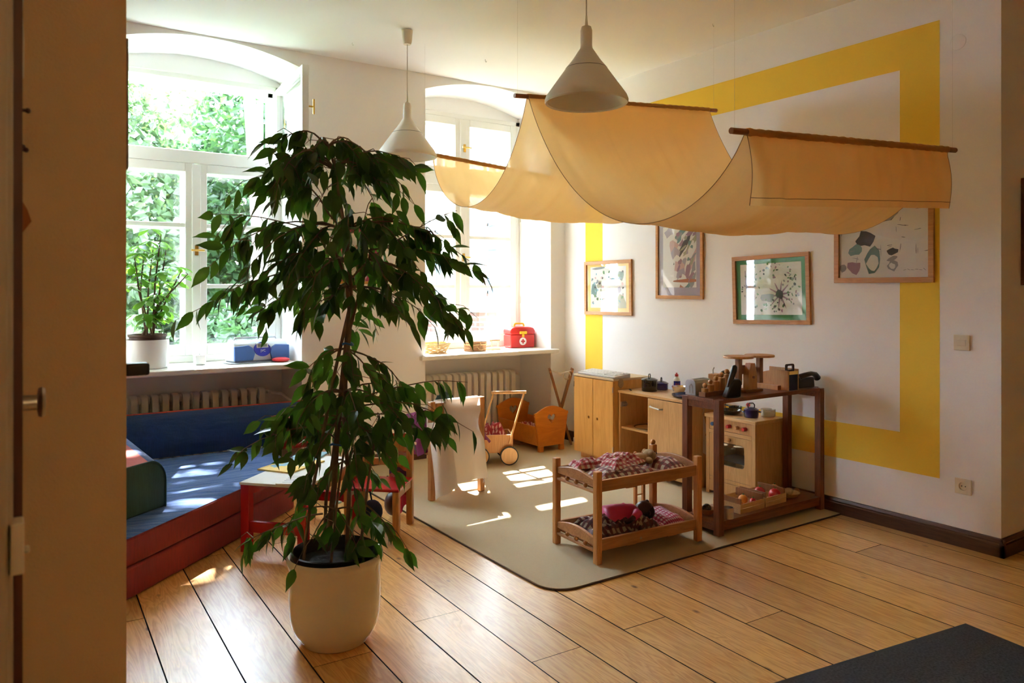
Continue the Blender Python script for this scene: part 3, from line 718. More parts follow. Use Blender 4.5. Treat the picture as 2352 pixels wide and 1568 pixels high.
# wedge cushion on the seat
t = thing('wedge_cushion', 'wedge cushion with green end, red top and blue stripe on the sofa', 'cushion', (0, 0, 0.286))
F0, F1 = Vector((0.20, 3.64)), Vector((0.655, 3.99))
def wedge_prof():
    pts = [(0.0, 0.0), (0.0, 0.235)]
    for i in range(9):
        a = math.radians(90 - i * 11.25); pts.append((0.47 + 0.105 * math.cos(a), 0.125 + 0.110 * math.sin(a)))
    pts.append((0.575, 0.0)); return pts
wp = wedge_prof()
dirw = (F1 - F0).normalized()
b = MB()
far = [(Vector((0.03 + s * 0.98, 5.17)), z) for s, z in wp]
near = [(F0 + dirw * s, z) for s, z in wp]
va = [b.bm.verts.new((p.x, p.y, z)) for p, z in near]; vb = [b.bm.verts.new((p.x, p.y, z)) for p, z in far]
b.mi = 0; b.f(va); b.f(vb)
for i in range(len(wp)):
    j = (i + 1) % len(wp); b.mi = 1 if i == 1 else (2 if 2 <= i <= 10 else 0); b.f([va[i], va[j], vb[j], vb[i]])
b.done('cover', [M['greenfab'], M['redfab2'], M['bluefab2']], t, bevel=0.006, smooth=50)
MB().tube([(p.x + DU.x * 0.002, p.y + DU.y * 0.002, z) for p, z in near[1:]], 0.004, 6).done('piping', M['greenfab'], t)
t = MB().prism(rounded_rect(1.50, 1.83, 4.92, 5.18, 0.03), 'z', 0.29, 0.48).done('foam_block', M['redfab'], bevel=0.015, smooth=50)
tag(t, 'red foam block at the far end of the blue sofa seat', 'cushion')

# ---- low red table
TA = math.atan2(DV.y, DV.x)
t = thing('play_table', 'low play table with white top and red lacquered legs', 'table', (1.0, 3.977, 0), TA)
# local x along the sofa edge, local -y towards the camera
TL, TW, TH = 0.66, 0.37, 0.355
MB().box(0, TL, -TW, 0, TH - 0.013, TH).done('table_top', M['paper'], t, bevel=0.002, smooth=0)
for x in (0.004, TL - 0.05):
    for y in (-TW + 0.004, -0.05):
        MB().box(x, x + 0.046, y, y + 0.046, 0.0, TH - 0.0132).done('leg', M['redlac'], t, bevel=0.002, smooth=0)
MB().box(0.012, 0.036, -TW + 0.05, -0.05, 0.10, 0.155).done('stretcher', M['redlac'], t, bevel=0.002, smooth=0)
MB().box(TL - 0.036, TL - 0.012, -TW + 0.05, -0.05, 0.10, 0.155).done('stretcher', M['redlac'], t, bevel=0.002, smooth=0)
MB().box(0.05, TL - 0.05, -0.032, -0.012, 0.28, 0.3415).done('apron_rail', M['redlac'], t, smooth=0)
MB().box(0.05, TL - 0.05, -TW + 0.012, -TW + 0.032, 0.28, 0.3415).done('apron_rail', M['chairw'], t, smooth=0)
def blob(cx_, cy_, rx, ry, seed, n=12, j=0.3, rot=0.0):
    r = random.Random(seed); out = []
    for i in range(n):
        a = 2 * PI * i / n; k = 1 + r.uniform(-j, j)
        x, y = rx * k * math.cos(a), ry * k * math.sin(a)
        out.append((cx_ + x * math.cos(rot) - y * math.sin(rot), cy_ + x * math.sin(rot) + y * math.cos(rot)))
    return out
b = MB().prism(rounded_rect(0.0, 0.15, 0, 0.20, 0.02), 'z', 0, 0.006); b.mi = 1
for k in range(5): b.box(0.03, 0.12, 0.03 + k * 0.03, 0.036 + k * 0.03, 0.006, 0.0064)
o = b.done('puzzle_board', [M['paper'], M['inkgrey']], loc=(1.13, 3.82, TH + 0.0005), rot=(0, 0, TA - PI / 2 + 0.2), smooth=0)
tag(o, 'white wooden board with lines of small print on the red-legged table', 'board')
b = MB().box(0, 0.30, 0, 0.22, 0, 0.008)
for k, (q, m_) in enumerate((((0.05, 0.08), 1), ((0.15, 0.14), 2), ((0.22, 0.07), 3), ((0.10, 0.17), 2), ((0.25, 0.16), 1), ((0.17, 0.05), 4))):
    b.mi = m_; b.prism(blob(q[0], q[1], 0.045, 0.03, k), 'z', 0.008, 0.0084 + k * 0.00005)
b.mi = 1; b.box(0.004, 0.296, 0.205, 0.216, 0.008, 0.009)
o = b.done('picture_puzzle', [M['yellowcard'], M['yellowp'], M['bluewash'], M['bluepaint'], M['paper']], loc=(1.27, 4.00, TH + 0.0005), rot=(0, 0, TA - 0.15), smooth=0)
tag(o, 'yellow and blue picture puzzle on the red-legged table', 'puzzle')
o = MB().box(0, 0.24, 0, 0.17, 0, 0.009).done('picture_book', M['bluewash'], loc=(1.46, 4.19, TH + 0.0005), rot=(0, 0, TA + 0.1), bevel=0.002, smooth=0)
tag(o, 'closed pale blue picture book at the far end of the red-legged table', 'book')

# ---- wooden children's chairs
def chair(name, label, loc, rz, wd, dp, hs, hb, group):
    t = thing(name, label, 'chair', loc, rz, group)
    for x in (0, wd):
        MB().box(x - 0.018, x + 0.018, -0.018, 0.022, 0, hb).done('leg', M['chairw'], t, bevel=0.006, smooth=0)
        MB().box(x - 0.018, x + 0.018, dp - 0.022, dp + 0.018, 0, hs - 0.018).done('leg', M['chairw'], t, bevel=0.006, smooth=0)
        MB().box(x - 0.01, x + 0.01, 0.022, dp - 0.022, hs - 0.06, hs - 0.02).done('side_rail', M['chairw'], t, bevel=0.003, smooth=0)
    MB().box(-0.02, wd + 0.02, 0.0225, dp + 0.025, hs - 0.0175, hs).done('seat', M['redlac'] if 'red' in label else M['beechy'], t, bevel=0.005, smooth=0)
    MB().box(0.018, wd - 0.018, -0.008, 0.012, hb - 0.09, hb - 0.015).done('backrest', M['chairw'], t, bevel=0.005, smooth=0)
    MB().box(0.018, wd - 0.018, -0.008, 0.012, hs + 0.06, hs + 0.10).done('back_rail', M['chairw'], t, bevel=0.005, smooth=0)
    return t
chair('wooden_chair', 'wooden chair with white apron over its back, on the carpet', (2.235, 4.235, CZ), math.radians(4), 0.38, 0.36, 0.34, 0.62, 'wooden chairs')
chair('wooden_chair', 'small wooden chair with red seat beside the red-legged table', (1.93, 3.92, 0), math.radians(138), 0.27, 0.27, 0.27, 0.50, 'wooden chairs')
# apron draped over the back
t = thing('cotton_apron', 'white cotton apron draped over the wooden chair back', 'apron', (2.235, 4.235, CZ), math.radians(4))
def apron_fn(u, v):
    # v: 0 behind the rail, over the top, down the camera side
    s = v * 0.80
    x = 0.03 + 0.315 * u
    if s < 0.22: y, z = 0.030, 0.615 - (0.22 - s)
    elif s < 0.28:
        a = (s - 0.22) / 0.06 * PI; y, z = 0.0 + 0.030 * math.cos(a), 0.617 + 0.012 * math.sin(a)
    else: y, z = -0.030, 0.615 - (s - 0.28)
    dn = max(0, (s - 0.28)) / 0.52
    y -= 0.035 * dn + 0.012 * dn * math.sin(u * 13 + 1) + 0.008 * dn * mnoise.noise(Vector((u * 7, v * 5, 2)))
    x += 0.03 * dn * (u - 0.4) * 2
    if u < 0.12 and dn > 0: x += 0.06 * (0.12 - u) / 0.12 * (1 - dn)
    if u > 0.88 and 0.15 < dn < 0.5: x -= 0.03 * math.sin((dn - 0.15) / 0.35 * PI) * (u - 0.88) / 0.12
    z = max(z, 0.10)
    return (x, y, z)
MB().surf(apron_fn, 40, 48).done('cloth', M['white_cotton'], t, smooth=180)
def apron2(u, v):
    x = -0.06 + 0.17 * u + 0.03 * v; z = 0.50 - 0.42 * v - 0.05 * (1 - u) * v
    y = -0.045 - 0.05 * v - 0.012 * math.sin(u * 9 + v * 3)
    return (x, y, z)
MB().surf(apron2, 20, 24).done('hanging_flap', M['white_cotton'], t, smooth=180)
MB().tube([(0.36, -0.055, 0.095), (0.365, -0.06, 0.08), (0.355, -0.06, 0.07), (0.36, -0.058, 0.085)], 0.004, 6).done('tie', M['white_cotton'], t)
# heap of white laundry on the seat
def heap(name, label, cat, loc, rx, ry, h, m, seed, rz=0.0, n=28, us=1.0, group=None, rough=0.35):
    b = MB()
    def fn(u, v):
        a, r_ = 2 * u - 1, 2 * v - 1
        q = max(abs(a), abs(r_)); e = max(0.0, 1 - q ** 3)
        k = mnoise.noise(Vector((a * 2.1 + seed, r_ * 2.1, seed * 1.7))); k2 = mnoise.noise(Vector((a * 3.6 + seed, r_ * 3.6, 3)))
        k3 = 0.5 - abs(mnoise.noise(Vector((a * 3.2 - seed, r_ * 3.2, 7))))
        z = h * (0.55 * e + 0.6 * rough * k * e + rough * k2 * 0.4 * e + 0.45 * k3 * e) + 0.002
        return (a * rx * (1 + 0.10 * k), r_ * ry * (1 + 0.10 * k2), max(0.002, z))
    b.surf(fn, n, n, us, us)
    o = b.done(name, m, loc=loc, rot=(0, 0, rz), smooth=180)
    return tag(o, label, cat, group) if label else o
heap('laundry_heap', 'crumpled white laundry lying on the apron-covered chair', 'laundry', (2.43, 4.45, CZ + 0.342), 0.15, 0.14, 0.36, M['white_cotton'], 4)
heap('felt_cap', 'dark green felt cap lying on the white laundry', 'cap', (2.42, 4.40, CZ + 0.575), 0.055, 0.06, 0.09, mat('dark_green_felt', (0.02, 0.035, 0.02), 0.95), 51, 0.4, 16)
# plum cloth hanging between the chairs
def drape(name, label, cat, p0, p1, drop, m, amp=0.02, seed=0, out=(0, 0, 0), us=1.0, vs=1.0, group=None):
    p0, p1 = Vector(p0), Vector(p1); d = p1 - p0; nrm = Vector((-d.y, d.x, 0)).normalized(); o3 = Vector(out)
    def fn(u, v):
        p = p0 + d * u; w_ = math.sin(u * 11 + seed + v * 2) * amp * (0.3 + v) + mnoise.noise(Vector((u * 4 + seed, v * 3, 0))) * amp
        q = p + nrm * w_ + o3 * v; q.z -= drop * v * (1 - 0.06 * math.sin(u * 5 + seed)); return q
    return tag(MB().surf(fn, 24, 20, us, vs).done(name, m, smooth=180), label, cat, group)
drape('plum_cloth', 'plum coloured cloth hanging beside the apron on the chair', 'cloth', (2.63, 4.30, 0.50), (2.70, 4.62, 0.52), 0.20, M['purple'], 0.015, 1, (0.06, -0.02, 0))
drape('plum_dress', 'plum doll dress hanging left of the white apron', 'cloth', (2.203, 4.25, 0.58), (2.19, 4.50, 0.52), 0.27, M['purple'], 0.012, 3)
drape('striped_shawl', 'red and purple striped shawl hanging over the red-seated chair', 'shawl', (1.932, 3.962, 0.505), (1.85, 4.034, 0.505), 0.34, M['shawl'], 0.010, 5)
drape('magenta_scarf', 'shiny magenta scarf hanging below the striped shawl', 'scarf', (1.955, 3.985, 0.50), (1.915, 4.02, 0.50), 0.44, M['pink'], 0.006, 6)
o = MB().ball((0, 0, 0.0), 0.06, 18, (0.8, 0.9, 1.15)).tube([(0.0, 0, 0.06), (-0.01, 0.02, 0.12), (-0.02, 0.03, 0.16)], 0.006, 6).done('leather_bag', M['leather'], loc=(1.905, 4.10, 0.075))
tag(o, 'round dark brown leather bag standing behind the red-seated chair', 'bag')
o = MB().ball((0, 0, 0), 0.07, 18, (0.9, 0.75, 1.0)).tube([(0, 0, 0.065), (0, 0.02, 0.1), (0.0, 0.03, 0.13)], 0.005, 6).done('cloth_bag', M['navy'], loc=(1.735, 4.01, 0.0745))
tag(o, 'navy cloth bag standing under the red-seated chair', 'bag')

# ================================================================== PLAY FURNITURE ALONG THE PICTURE WALL
def heart(cx_, cz_, s, n=22):
    pts = []
    for i in range(n):
        t_ = 2 * PI * i / n
        pts.append((cx_ + s * math.sin(t_) ** 3, cz_ + s * (0.8125 * math.cos(t_) - 0.3125 * math.cos(2 * t_) - 0.125 * math.cos(3 * t_) - 0.0625 * math.cos(4 * t_))))
    return pts
# ---- two-door cupboard (front looks to -x)
XF, YA, YB, ZTOP = 3.73, 4.225, 4.69, 0.67
t = thing('toy_cupboard', 'two-door birch toy cupboard in the corner, keyboard on top', 'cupboard', (XF, YA, CZ))
D_, W_, H_ = 4.10 - XF, YB - YA, ZTOP - CZ
b = MB().box(0.016, D_, 0, 0.015, 0.06, H_ - 0.016).box(0.016, D_, W_ - 0.015, W_, 0.06, H_ - 0.016).box(0.016, D_, 0, W_, 0.06, 0.075).box(D_ - 0.01, D_, 0.015, W_ - 0.015, 0.075, H_ - 0.016)
b.done('carcass', M['birch'], t, smooth=0)
MB().box(0.0, D_, -0.003, W_ + 0.003, H_ - 0.016, H_).done('top', M['ply'], t, bevel=0.003, smooth=0)
MB().box(0.07, D_, 0.004, W_ - 0.004, 0.0, 0.06).done('plinth', M['birch'], t, smooth=0)
for y0, y1, hy in ((0.004, W_ / 2 - 0.003, W_ / 2 - 0.05), (W_ / 2 + 0.003, W_ - 0.004, W_ / 2 + 0.05)):
    hole = [(hy + 0.011 * math.cos(2 * PI * i / 12), H_ * 0.52 + 0.011 * math.sin(2 * PI * i / 12)) for i in range(12)]
    d = MB().prism([(y0, 0.062), (y1, 0.062), (y1, H_ - 0.02), (y0, H_ - 0.02)], 'x', 0.0, 0.015, holes=[hole]).done('door', M['birch'], t, smooth=0)
    yh = y0 if y0 < 0.1 else y1
    for zz in (0.12, H_ - 0.10): MB().cyl((-0.002, yh, zz), (-0.002, yh, zz + 0.04), 0.004, n=8).done('hinge', M['steel'], d)
# ---- play kitchen counter
XK, KA, KB, ZK = 3.775, 3.50, 4.215, 0.59
t = thing('play_kitchen', 'beech play kitchen counter with open shelf and one door', 'kitchen unit', (XK, KA, CZ))
D_, W_, H_ = 4.11 - XK, KB - KA, ZK - CZ
ym = W_ * 0.55
b = MB().box(0.0, D_, 0, 0.016, 0, H_ - 0.018).box(0.0, D_, W_ - 0.016, W_, 0, H_ - 0.018).box(0.016, D_, ym - 0.008, ym + 0.008, 0.03, H_ - 0.018).box(0.012, D_, 0.016, W_ - 0.016, 0.03, 0.046).box(D_ - 0.008, D_, 0.016, W_ - 0.016, 0.046, H_ - 0.018)
b.done('carcass', M['beech'], t, smooth=0)
MB().box(-0.008, D_, -0.006, W_, H_ - 0.018, H_).done('worktop', M['beechy'], t, bevel=0.002, smooth=0)
MB().box(0.012, D_ - 0.008, ym + 0.008, W_ - 0.016, 0.30, 0.315).done('shelf', M['beechy'], t, smooth=0)
d = MB().box(-0.014, 0.0, 0.002, ym + 0.006, 0.035, H_ - 0.022).done('door', M['beech'], t, bevel=0.002, smooth=0)
MB().tube([(-0.014, ym - 0.02, H_ - 0.075), (-0.034, ym - 0.035, H_ - 0.075), (-0.036, ym - 0.08, H_ - 0.079), (-0.034, ym - 0.125, H_ - 0.083), (-0.014, ym - 0.14, H_ - 0.083)], 0.006, 8).done('handle', M['steel'], d)
MB().lathe([(0.0, -0.002), (0.115, -0.004), (0.120, 0.006), (0.128, 0.007), (0.128, 0.0), (0.118, -0.008), (0.0, -0.012)], n=36).done('basin', M['sinkblue'], t, loc=(0.155, 0.155, H_ + 0.0125))
for zz in (H_ - 0.12, 0.08):
    MB().box(0.0, 0.05, W_ - 0.03, W_ - 0.016, zz, zz + 0.035).cyl((0.01, W_ - 0.03, zz + 0.017), (0.05, W_ - 0.03, zz + 0.017), 0.012, n=8).done('hinge', M['steel'], t)
# ---- cooker
XS, SA, SB, ZV = 3.83, 3.032, 3.425, 0.523
t = thing('toy_cooker', 'beech toy cooker with coloured knobs and glazed oven door', 'toy cooker', (XS, SA, CZ))
D_, W_, H_ = 4.11 - XS, SB - SA, ZV - CZ
MB().box(0.012, D_, 0.0, 0.014, 0, H_ - 0.022).box(0.012, D_, W_ - 0.014, W_, 0, H_ - 0.022).box(D_ - 0.01, D_, 0.014, W_ - 0.014, 0.03, H_ - 0.022).box(0.02, D_ - 0.01, 0.014, W_ - 0.014, 0.03, 0.042).done('carcass', M['beech'], t, smooth=0)
MB().box(-0.012, D_, -0.006, W_ + 0.006, H_ - 0.022, H_).done('top', M['beechy'], t, bevel=0.003, smooth=0)
for y in (0.0, W_ - 0.028): MB().box(-0.004, 0.0118, y, y + 0.028, 0, H_ - 0.0225).done('corner_post', M['beech'], t, bevel=0.002, smooth=0)
MB().box(0.0, 0.0118, 0.028, W_ - 0.028, H_ - 0.095, H_ - 0.0225).done('knob_panel', M['beech'], t, smooth=0)
MB().box(-0.004, 0.0118, 0.028, W_ - 0.028, H_ - 0.12, H_ - 0.097).done('rail', M['beechy'], t, smooth=0)
for i, m_ in enumerate(('redpaint', 'beech', 'redpaint', 'redpaint', 'bluepaint')):
    MB().cyl((-0.001, 0.075 + i * 0.062, H_ - 0.058), (-0.03, 0.075 + i * 0.062, H_ - 0.058), 0.013, 0.012, n=14).done('knob', M[m_], t, bevel=0.002)
z0, z1 = 0.115, H_ - 0.122
hole = [(y, z) for y, z in rounded_rect(0.085, W_ - 0.085, z0 + 0.085, z1 - 0.045, 0.025)]
od = MB().prism([(0.029, z0), (W_ - 0.029, z0), (W_ - 0.029, z1), (0.029, z1)], 'x', -0.002, 0.0115, holes=[hole]).done('oven_door', M['beech'], t, smooth=0)
MB().box(0.006, 0.009, 0.08, W_ - 0.08, z0 + 0.08, z1 - 0.04).done('pane', M['picglass'], od, smooth=0)
MB().ball((-0.014, W_ * 0.5, z1 - 0.022), 0.013, 14).done('knob', M['beech'], od)
MB().box(0.05, D_ - 0.02, 0.02, W_ - 0.02, z0 + 0.10, z0 + 0.104).done('oven_rack', M['darkgrey'], t, smooth=0)
MB().box(-0.002, 0.0115, 0.029, W_ - 0.029, 0.092, 0.112).box(-0.002, 0.0115, 0.029, W_ - 0.029, 0.02, 0.088).done('drawer_front', M['beech'], t, smooth=0)
# ---- dark open shelf standing out from the wall
XA, SY0, SY1, ZT = 3.18, 2.755, 3.022, 0.742
t = thing('open_shelf', 'dark mahogany-stained open shelf standing out from the wall', 'shelf', (XA, SY0, 0.009))
L_, W_, H_ = 4.115 - XA, SY1 - SY0, ZT - 0.009
for x in (0, L_ - 0.04):
    for y in (0, W_ - 0.04):
        MB().box(x, x + 0.04, y, y + 0.04, 0, H_ - 0.004).done('leg', M['redwood'], t, bevel=0.002, smooth=0)
MB().box(0.04, L_ - 0.04, 0.004, W_ - 0.004, H_ - 0.022, H_).box(0, 0.04, 0.04, W_ - 0.04, H_ - 0.022, H_).box(L_ - 0.04, L_, 0.04, W_ - 0.04, H_ - 0.022, H_).done('top_board', M['redwoodx'], t, bevel=0.001, smooth=0)
MB().box(0.04, L_ - 0.04, 0.004, W_ - 0.004, 0.060, 0.078).box(0.002, 0.04, 0.04, W_ - 0.04, 0.060, 0.078).box(L_ - 0.04, L_ - 0.002, 0.04, W_ - 0.04, 0.060, 0.078).done('lower_board', M['redwoodx'], t, bevel=0.001, smooth=0)
for y in (0.006, W_ - 0.024):
    MB().box(0.04, L_ - 0.04, y, y + 0.018, 0.028, 0.0598).done('rail', M['redwoodx'], t, smooth=0)
for x in (0.006, L_ - 0.024):
    MB().box(x, x + 0.018, 0.04, W_ - 0.04, H_ - 0.058, H_ - 0.0222).done('end_rail', M['redwoodx'], t, smooth=0)
    MB().box(x, x + 0.018, 0.04, W_ - 0.04, 0.024, 0.0598).done('end_rail', M['redwoodx'], t, smooth=0)

# ---- things on the cupboard and counter
t = thing('computer_keyboard', 'white computer keyboard lying on the birch toy cupboard', 'keyboard', (3.745, 4.66, ZTOP + 0.0005), math.radians(-90))
MB().prism([(0, 0), (0.16, 0), (0.16, 0.030), (0.0, 0.014)], 'x', 0, 0.43).done('case', mat('keyboard_case', (0.55, 0.54, 0.51), 0.45), t, bevel=0.004, smooth=0)
key = None
for r_ in range(5):
    for c in range(20):
        if c in (14,) : continue
        y = 0.018 + r_ * 0.026; z = 0.014 + y * 0.1
        if key is None:
            key = MB().box(0, 0.017, 0, 0.020, 0, 0.009).done('key', M['white'], t, loc=(0.014 + c * 0.0203, y, z), bevel=0.002, smooth=0)
        else: share(key.data, 'key', t, loc=(0.014 + c * 0.0203, y, z))
def pot(name, label, loc, r, h, m, lid=True, rz=0.0, group=None, cat='pot'):
    t = thing(name, label, cat, loc, rz, group)
    MB().lathe([(0.001, 0.0), (r * 0.93, 0.0), (r * 0.97, 0.004), (r, h * 0.5), (r, h), (r * 1.03, h + 0.001), (r * 0.97, h), (r * 0.96, 0.006), (0.001, 0.005)], n=28, cap=False).done('body', m, t)
    for s in (-1, 1):
        MB().tube([(s * r * 0.98, -0.016, h * 0.75), (s * (r + 0.012), -0.014, h * 0.77), (s * (r + 0.016), 0, h * 0.77), (s * (r + 0.012), 0.014, h * 0.77), (s * r * 0.98, 0.016, h * 0.75)], 0.0035, 6).done('handle', m, t)
    if lid:
        l = MB().lathe([(r * 1.05, h + 0.001), (r * 1.05, h + 0.004), (r * 0.7, h + 0.014), (0.012, h + 0.02), (0.001, h + 0.02)], n=28, cap=False).done('lid', m, t)
        MB().tube([(-0.02, 0, h + 0.017), (-0.021, 0, h + 0.033), (-0.012, 0, h + 0.044), (0.012, 0, h + 0.044), (0.021, 0, h + 0.033), (0.02, 0, h + 0.017)], 0.0035, 6).done('lid_handle', M['enamelblk'], l)
    return t
pot('cooking_pot', 'black enamel pot with domed lid on the play kitchen counter', (3.915, 4.04, ZK + 0.001), 0.058, 0.080, M['enamelblk'], rz=0.5)
pot('cooking_pot', 'dark blue enamel pot with lid on the play kitchen counter', (4.045, 4.05, ZK + 0.001), 0.05, 0.045, M['enamelblue'], rz=0.6)
def text_mesh(txt, size, m, parent, loc, rot, name='lettering'):
    cu = bpy.data.curves.new('t', 'FONT'); cu.body = txt; cu.size = size; cu.extrude = 0.0004; cu.align_x = 'CENTER'; cu.align_y = 'CENTER'
    to = bpy.data.objects.new('t', cu); col.objects.link(to)
    dg = bpy.context.evaluated_depsgraph_get(); dg.update()
    me = bpy.data.meshes.new_from_object(to.evaluated_get(dg)); bpy.data.objects.remove(to); me.materials.clear(); me.materials.append(m)
    o = bpy.data.objects.new(name, me); col.objects.link(o); o.parent = parent; o.location = loc; o.rotation_euler = rot
    return o
t = thing('soap_bottle', 'white plastic bottle with red cap on the play kitchen counter', 'bottle', (4.085, 3.935, ZK + 0.001), math.radians(-35))
MB().lathe([(0.001, 0), (0.026, 0.0), (0.028, 0.006), (0.027, 0.07), (0.022, 0.09), (0.011, 0.10), (0.011, 0.108), (0.001, 0.108)], n=20, cap=False).done('body', M['white'], t)
MB().lathe([(0.013, 0.106), (0.013, 0.122), (0.006, 0.124), (0.006, 0.132), (0.001, 0.132)], n=14).done('cap', M['redpaint'], t)
MB().surf(lambda u, v: (0.0287 * math.sin((u - 0.5) * 2), -0.0287 * math.cos((u - 0.5) * 2), 0.022 + v * 0.052), 10, 2).done('label_sticker', M['indigo'], t)
text_mesh('Pril', 0.022, M['red'], t, (0, -0.0298, 0.05), (PI / 2, 0, 0))
o = MB().lathe([(0.001, 0), (0.022, 0.0), (0.03, 0.004), (0.05, 0.030), (0.055, 0.046), (0.053, 0.046), (0.028, 0.008), (0.001, 0.005)], n=28, cap=False).done('steel_bowl', M['chrome'], loc=(4.035, 3.86, ZK + 0.001))
tag(o, 'shiny steel mixing bowl beside the blue sink basin', 'bowl')
o = MB().box(-0.03, 0.03, -0.006, 0.006, 0, 0.006).done('toy_knife', M['darkgrey'], loc=(3.83, 4.15, ZK + 0.0005), rot=(0, 0, 1.0), bevel=0.002)
tag(o, 'small dark knife lying on the counter corner beside the cupboard', 'knife')
t = thing('oven_mitt', 'pale hanging oven mitt on the side of the birch cupboard', 'oven mitt', (3.80, 4.218, 0.60))
MB().prism(blob(0.0, 0.035, 0.025, 0.035, 4, 14, 0.08), 'y', -0.002, 0.004).done('mitt', M['plush'], t)
t = thing('serving_tray', 'round dark tray on the shelf inside the play kitchen', 'tray', (3.93, 4.05, ZK - 0.275 + 0.002))
MB().lathe([(0.001, 0), (0.10, 0.0), (0.115, 0.012), (0.118, 0.012), (0.102, -0.001), (0.001, -0.001)], n=32, cap=False).done('tray', M['enamelblk'], t)
o = MB().lathe([(0.001, 0), (0.016, 0), (0.020, 0.05), (0.019, 0.05), (0.015, 0.004), (0.001, 0.003)], n=18, cap=False).done('drinking_glass', M['picglass'], loc=(3.82, 3.925, ZK - 0.276))
tag(o, 'small clear glass on the shelf beside the dark tray', 'glass')
t = thing('cloth_apron', 'pale apron with a heart motif hanging on the kitchen unit end', 'apron', (3.80, 3.487, 0.0))
def ap(u, v):
    return (0.02 + 0.09 * v - 0.085 * v * (1 - u) + 0.045 * u * v + 0.01 * (1 - v), -0.008 - 0.01 * math.sin(u * 7) * v, 0.50 - 0.25 * v - 0.09 * v * u)
MB().surf(lambda u, v: (lambda p: (p[0] + 0.03, p[1], p[2]))(ap(u, v)), 16, 20).done('cloth', M['white_cotton'], t, smooth=180)
MB().prism(heart(0.085, 0.365, 0.022), 'y', -0.024, -0.0235, holes=[heart(0.085, 0.365, 0.013)]).done('heart_motif', M['rustw'], t)
MB().tube([(0.06, -0.002, 0.50), (0.062, -0.012, 0.525), (0.06, -0.014, 0.545)], 0.004, 6).ball((0.06, -0.010, 0.55), 0.012, 10, (1, 0.5, 1.6)).done('strap', M['plush'], t)

# ---- on the cooker
t = thing('frying_pan', 'black frying pan on the toy cooker', 'pan', (3.93, 3.31, ZV + 0.001))
MB().lathe([(0.001, 0), (0.05, 0.0), (0.06, 0.006), (0.072, 0.028), (0.070, 0.028), (0.056, 0.006), (0.001, 0.004)], n=28, cap=False).done('body', M['enamelblk'], t)
MB().tube([(0.0, 0.07, 0.024), (0.02, 0.12, 0.03), (0.03, 0.16, 0.032)], 0.006, 8).done('handle', M['black'], t)
t = thing('frying_pan', 'small black pan at the back of the toy cooker', 'pan', (4.05, 3.37, ZV + 0.001))
MB().lathe([(0.001, 0), (0.035, 0.0), (0.046, 0.03), (0.044, 0.03), (0.033, 0.004), (0.001, 0.004)], n=24, cap=False).done('body', M['enamelblk'], t)
MB().tube([(0.0, 0.045, 0.026), (0.0, 0.09, 0.03)], 0.005, 8).done('handle', M['black'], t)
t = thing('salt_shaker', 'little wooden shaker with red head on the toy cooker', 'shaker', (4.055, 3.27, ZV + 0.001))
MB().lathe([(0.001, 0), (0.013, 0), (0.013, 0.04), (0.009, 0.045), (0.001, 0.045)], n=16, cap=False).done('body', M['ply'], t)
MB().ball((0, 0, 0.053), 0.014, 12).done('head', M['redpaint'], t)
pot('cooking_pot', 'dark blue pot with black lid handle on the toy cooker', (3.935, 3.15, ZV + 0.001), 0.045, 0.045, M['enamelblue'], rz=-0.6)
pot('enamel_pan', 'open white enamel pan with fruit motif on the toy cooker', (4.055, 3.115, ZV + 0.001), 0.045, 0.045, M['enamelwh'], lid=False, rz=0.6)
bpy.context.view_layer.update()

# ---- on top of the dark shelf
ZX = ZT + 0.001
t = thing('peg_board', 'wooden board with five stepped wooden cylinders, front of the dark shelf', 'toy', (3.19, 2.885, ZX), math.radians(4))
MB().box(0, 0.26, -0.022, 0.022, 0, 0.025).done('base', M['toywood2'], t, bevel=0.002, smooth=0)
for i in range(5):
    h = 0.020 + i * 0.016
    MB().cyl((0.026 + i * 0.049, 0, 0.0252), (0.026 + i * 0.049, 0, 0.025 + h), 0.019, n=18).cyl((0.026 + i * 0.049, 0, 0.025 + h), (0.026 + i * 0.049, 0, 0.031 + h), 0.005, n=8).ball((0.026 + i * 0.049, 0, 0.041 + h), 0.014, 14).done('knobbed_cylinder', M['toywood'], t)
t = thing('toy_toaster', 'pale grey toy toaster behind the stepped cylinders', 'toaster', (3.205, 2.978, ZX), math.radians(4))
MB().prism(rounded_rect(-0.035, 0.035, 0, 0.085, 0.022, (0, 0, 1, 1)), 'x', -0.006, 0.135).done('body', M['silver'], t, smooth=40)
MB().box(0.02, 0.125, -0.012, 0.012, 0.0845, 0.0865).done('slot', M['black'], t, smooth=0)
MB().tube([(-0.008, -0.018, 0.01), (-0.010, -0.018, 0.05), (-0.010, -0.008, 0.062), (-0.010, 0.004, 0.05), (-0.008, 0.004, 0.01)], 0.002, 6).done('trim_ring', M['steel'], t)
t = thing('coffee_grinder', 'small wooden box grinder with black ball beside the toaster', 'toy', (3.41, 2.985, ZX), 0.2)
MB().box(-0.035, 0.035, -0.03, 0.025, 0, 0.105).done('box', M['toywood'], t, bevel=0.004, smooth=0)
MB().tube([(-0.02, 0, 0.105), (-0.022, 0, 0.128), (-0.01, 0, 0.14)], 0.004, 6).done('crank', M['steel'], t)
o = MB().lathe([(0.001, 0), (0.03, 0.0), (0.045, 0.02), (0.048, 0.045), (0.04, 0.075), (0.02, 0.095), (0.001, 0.10)], n=24, cap=False).tube([(0.04, 0, 0.03), (0.065, 0, 0.05), (0.062, 0, 0.075), (0.04, 0, 0.07)], 0.004, 6).done('coffee_pot', M['enamelblk'], loc=(3.50, 2.985, ZX + 0.02))
tag(o, 'shiny round black coffee pot on the dark shelf', 'coffee pot')
o = MB().lathe([(0.001, 0), (0.04, 0.0), (0.045, 0.018), (0.001, 0.019)], n=24, cap=False).done('wooden_disc', M['toywood'], loc=(3.50, 2.985, ZX))
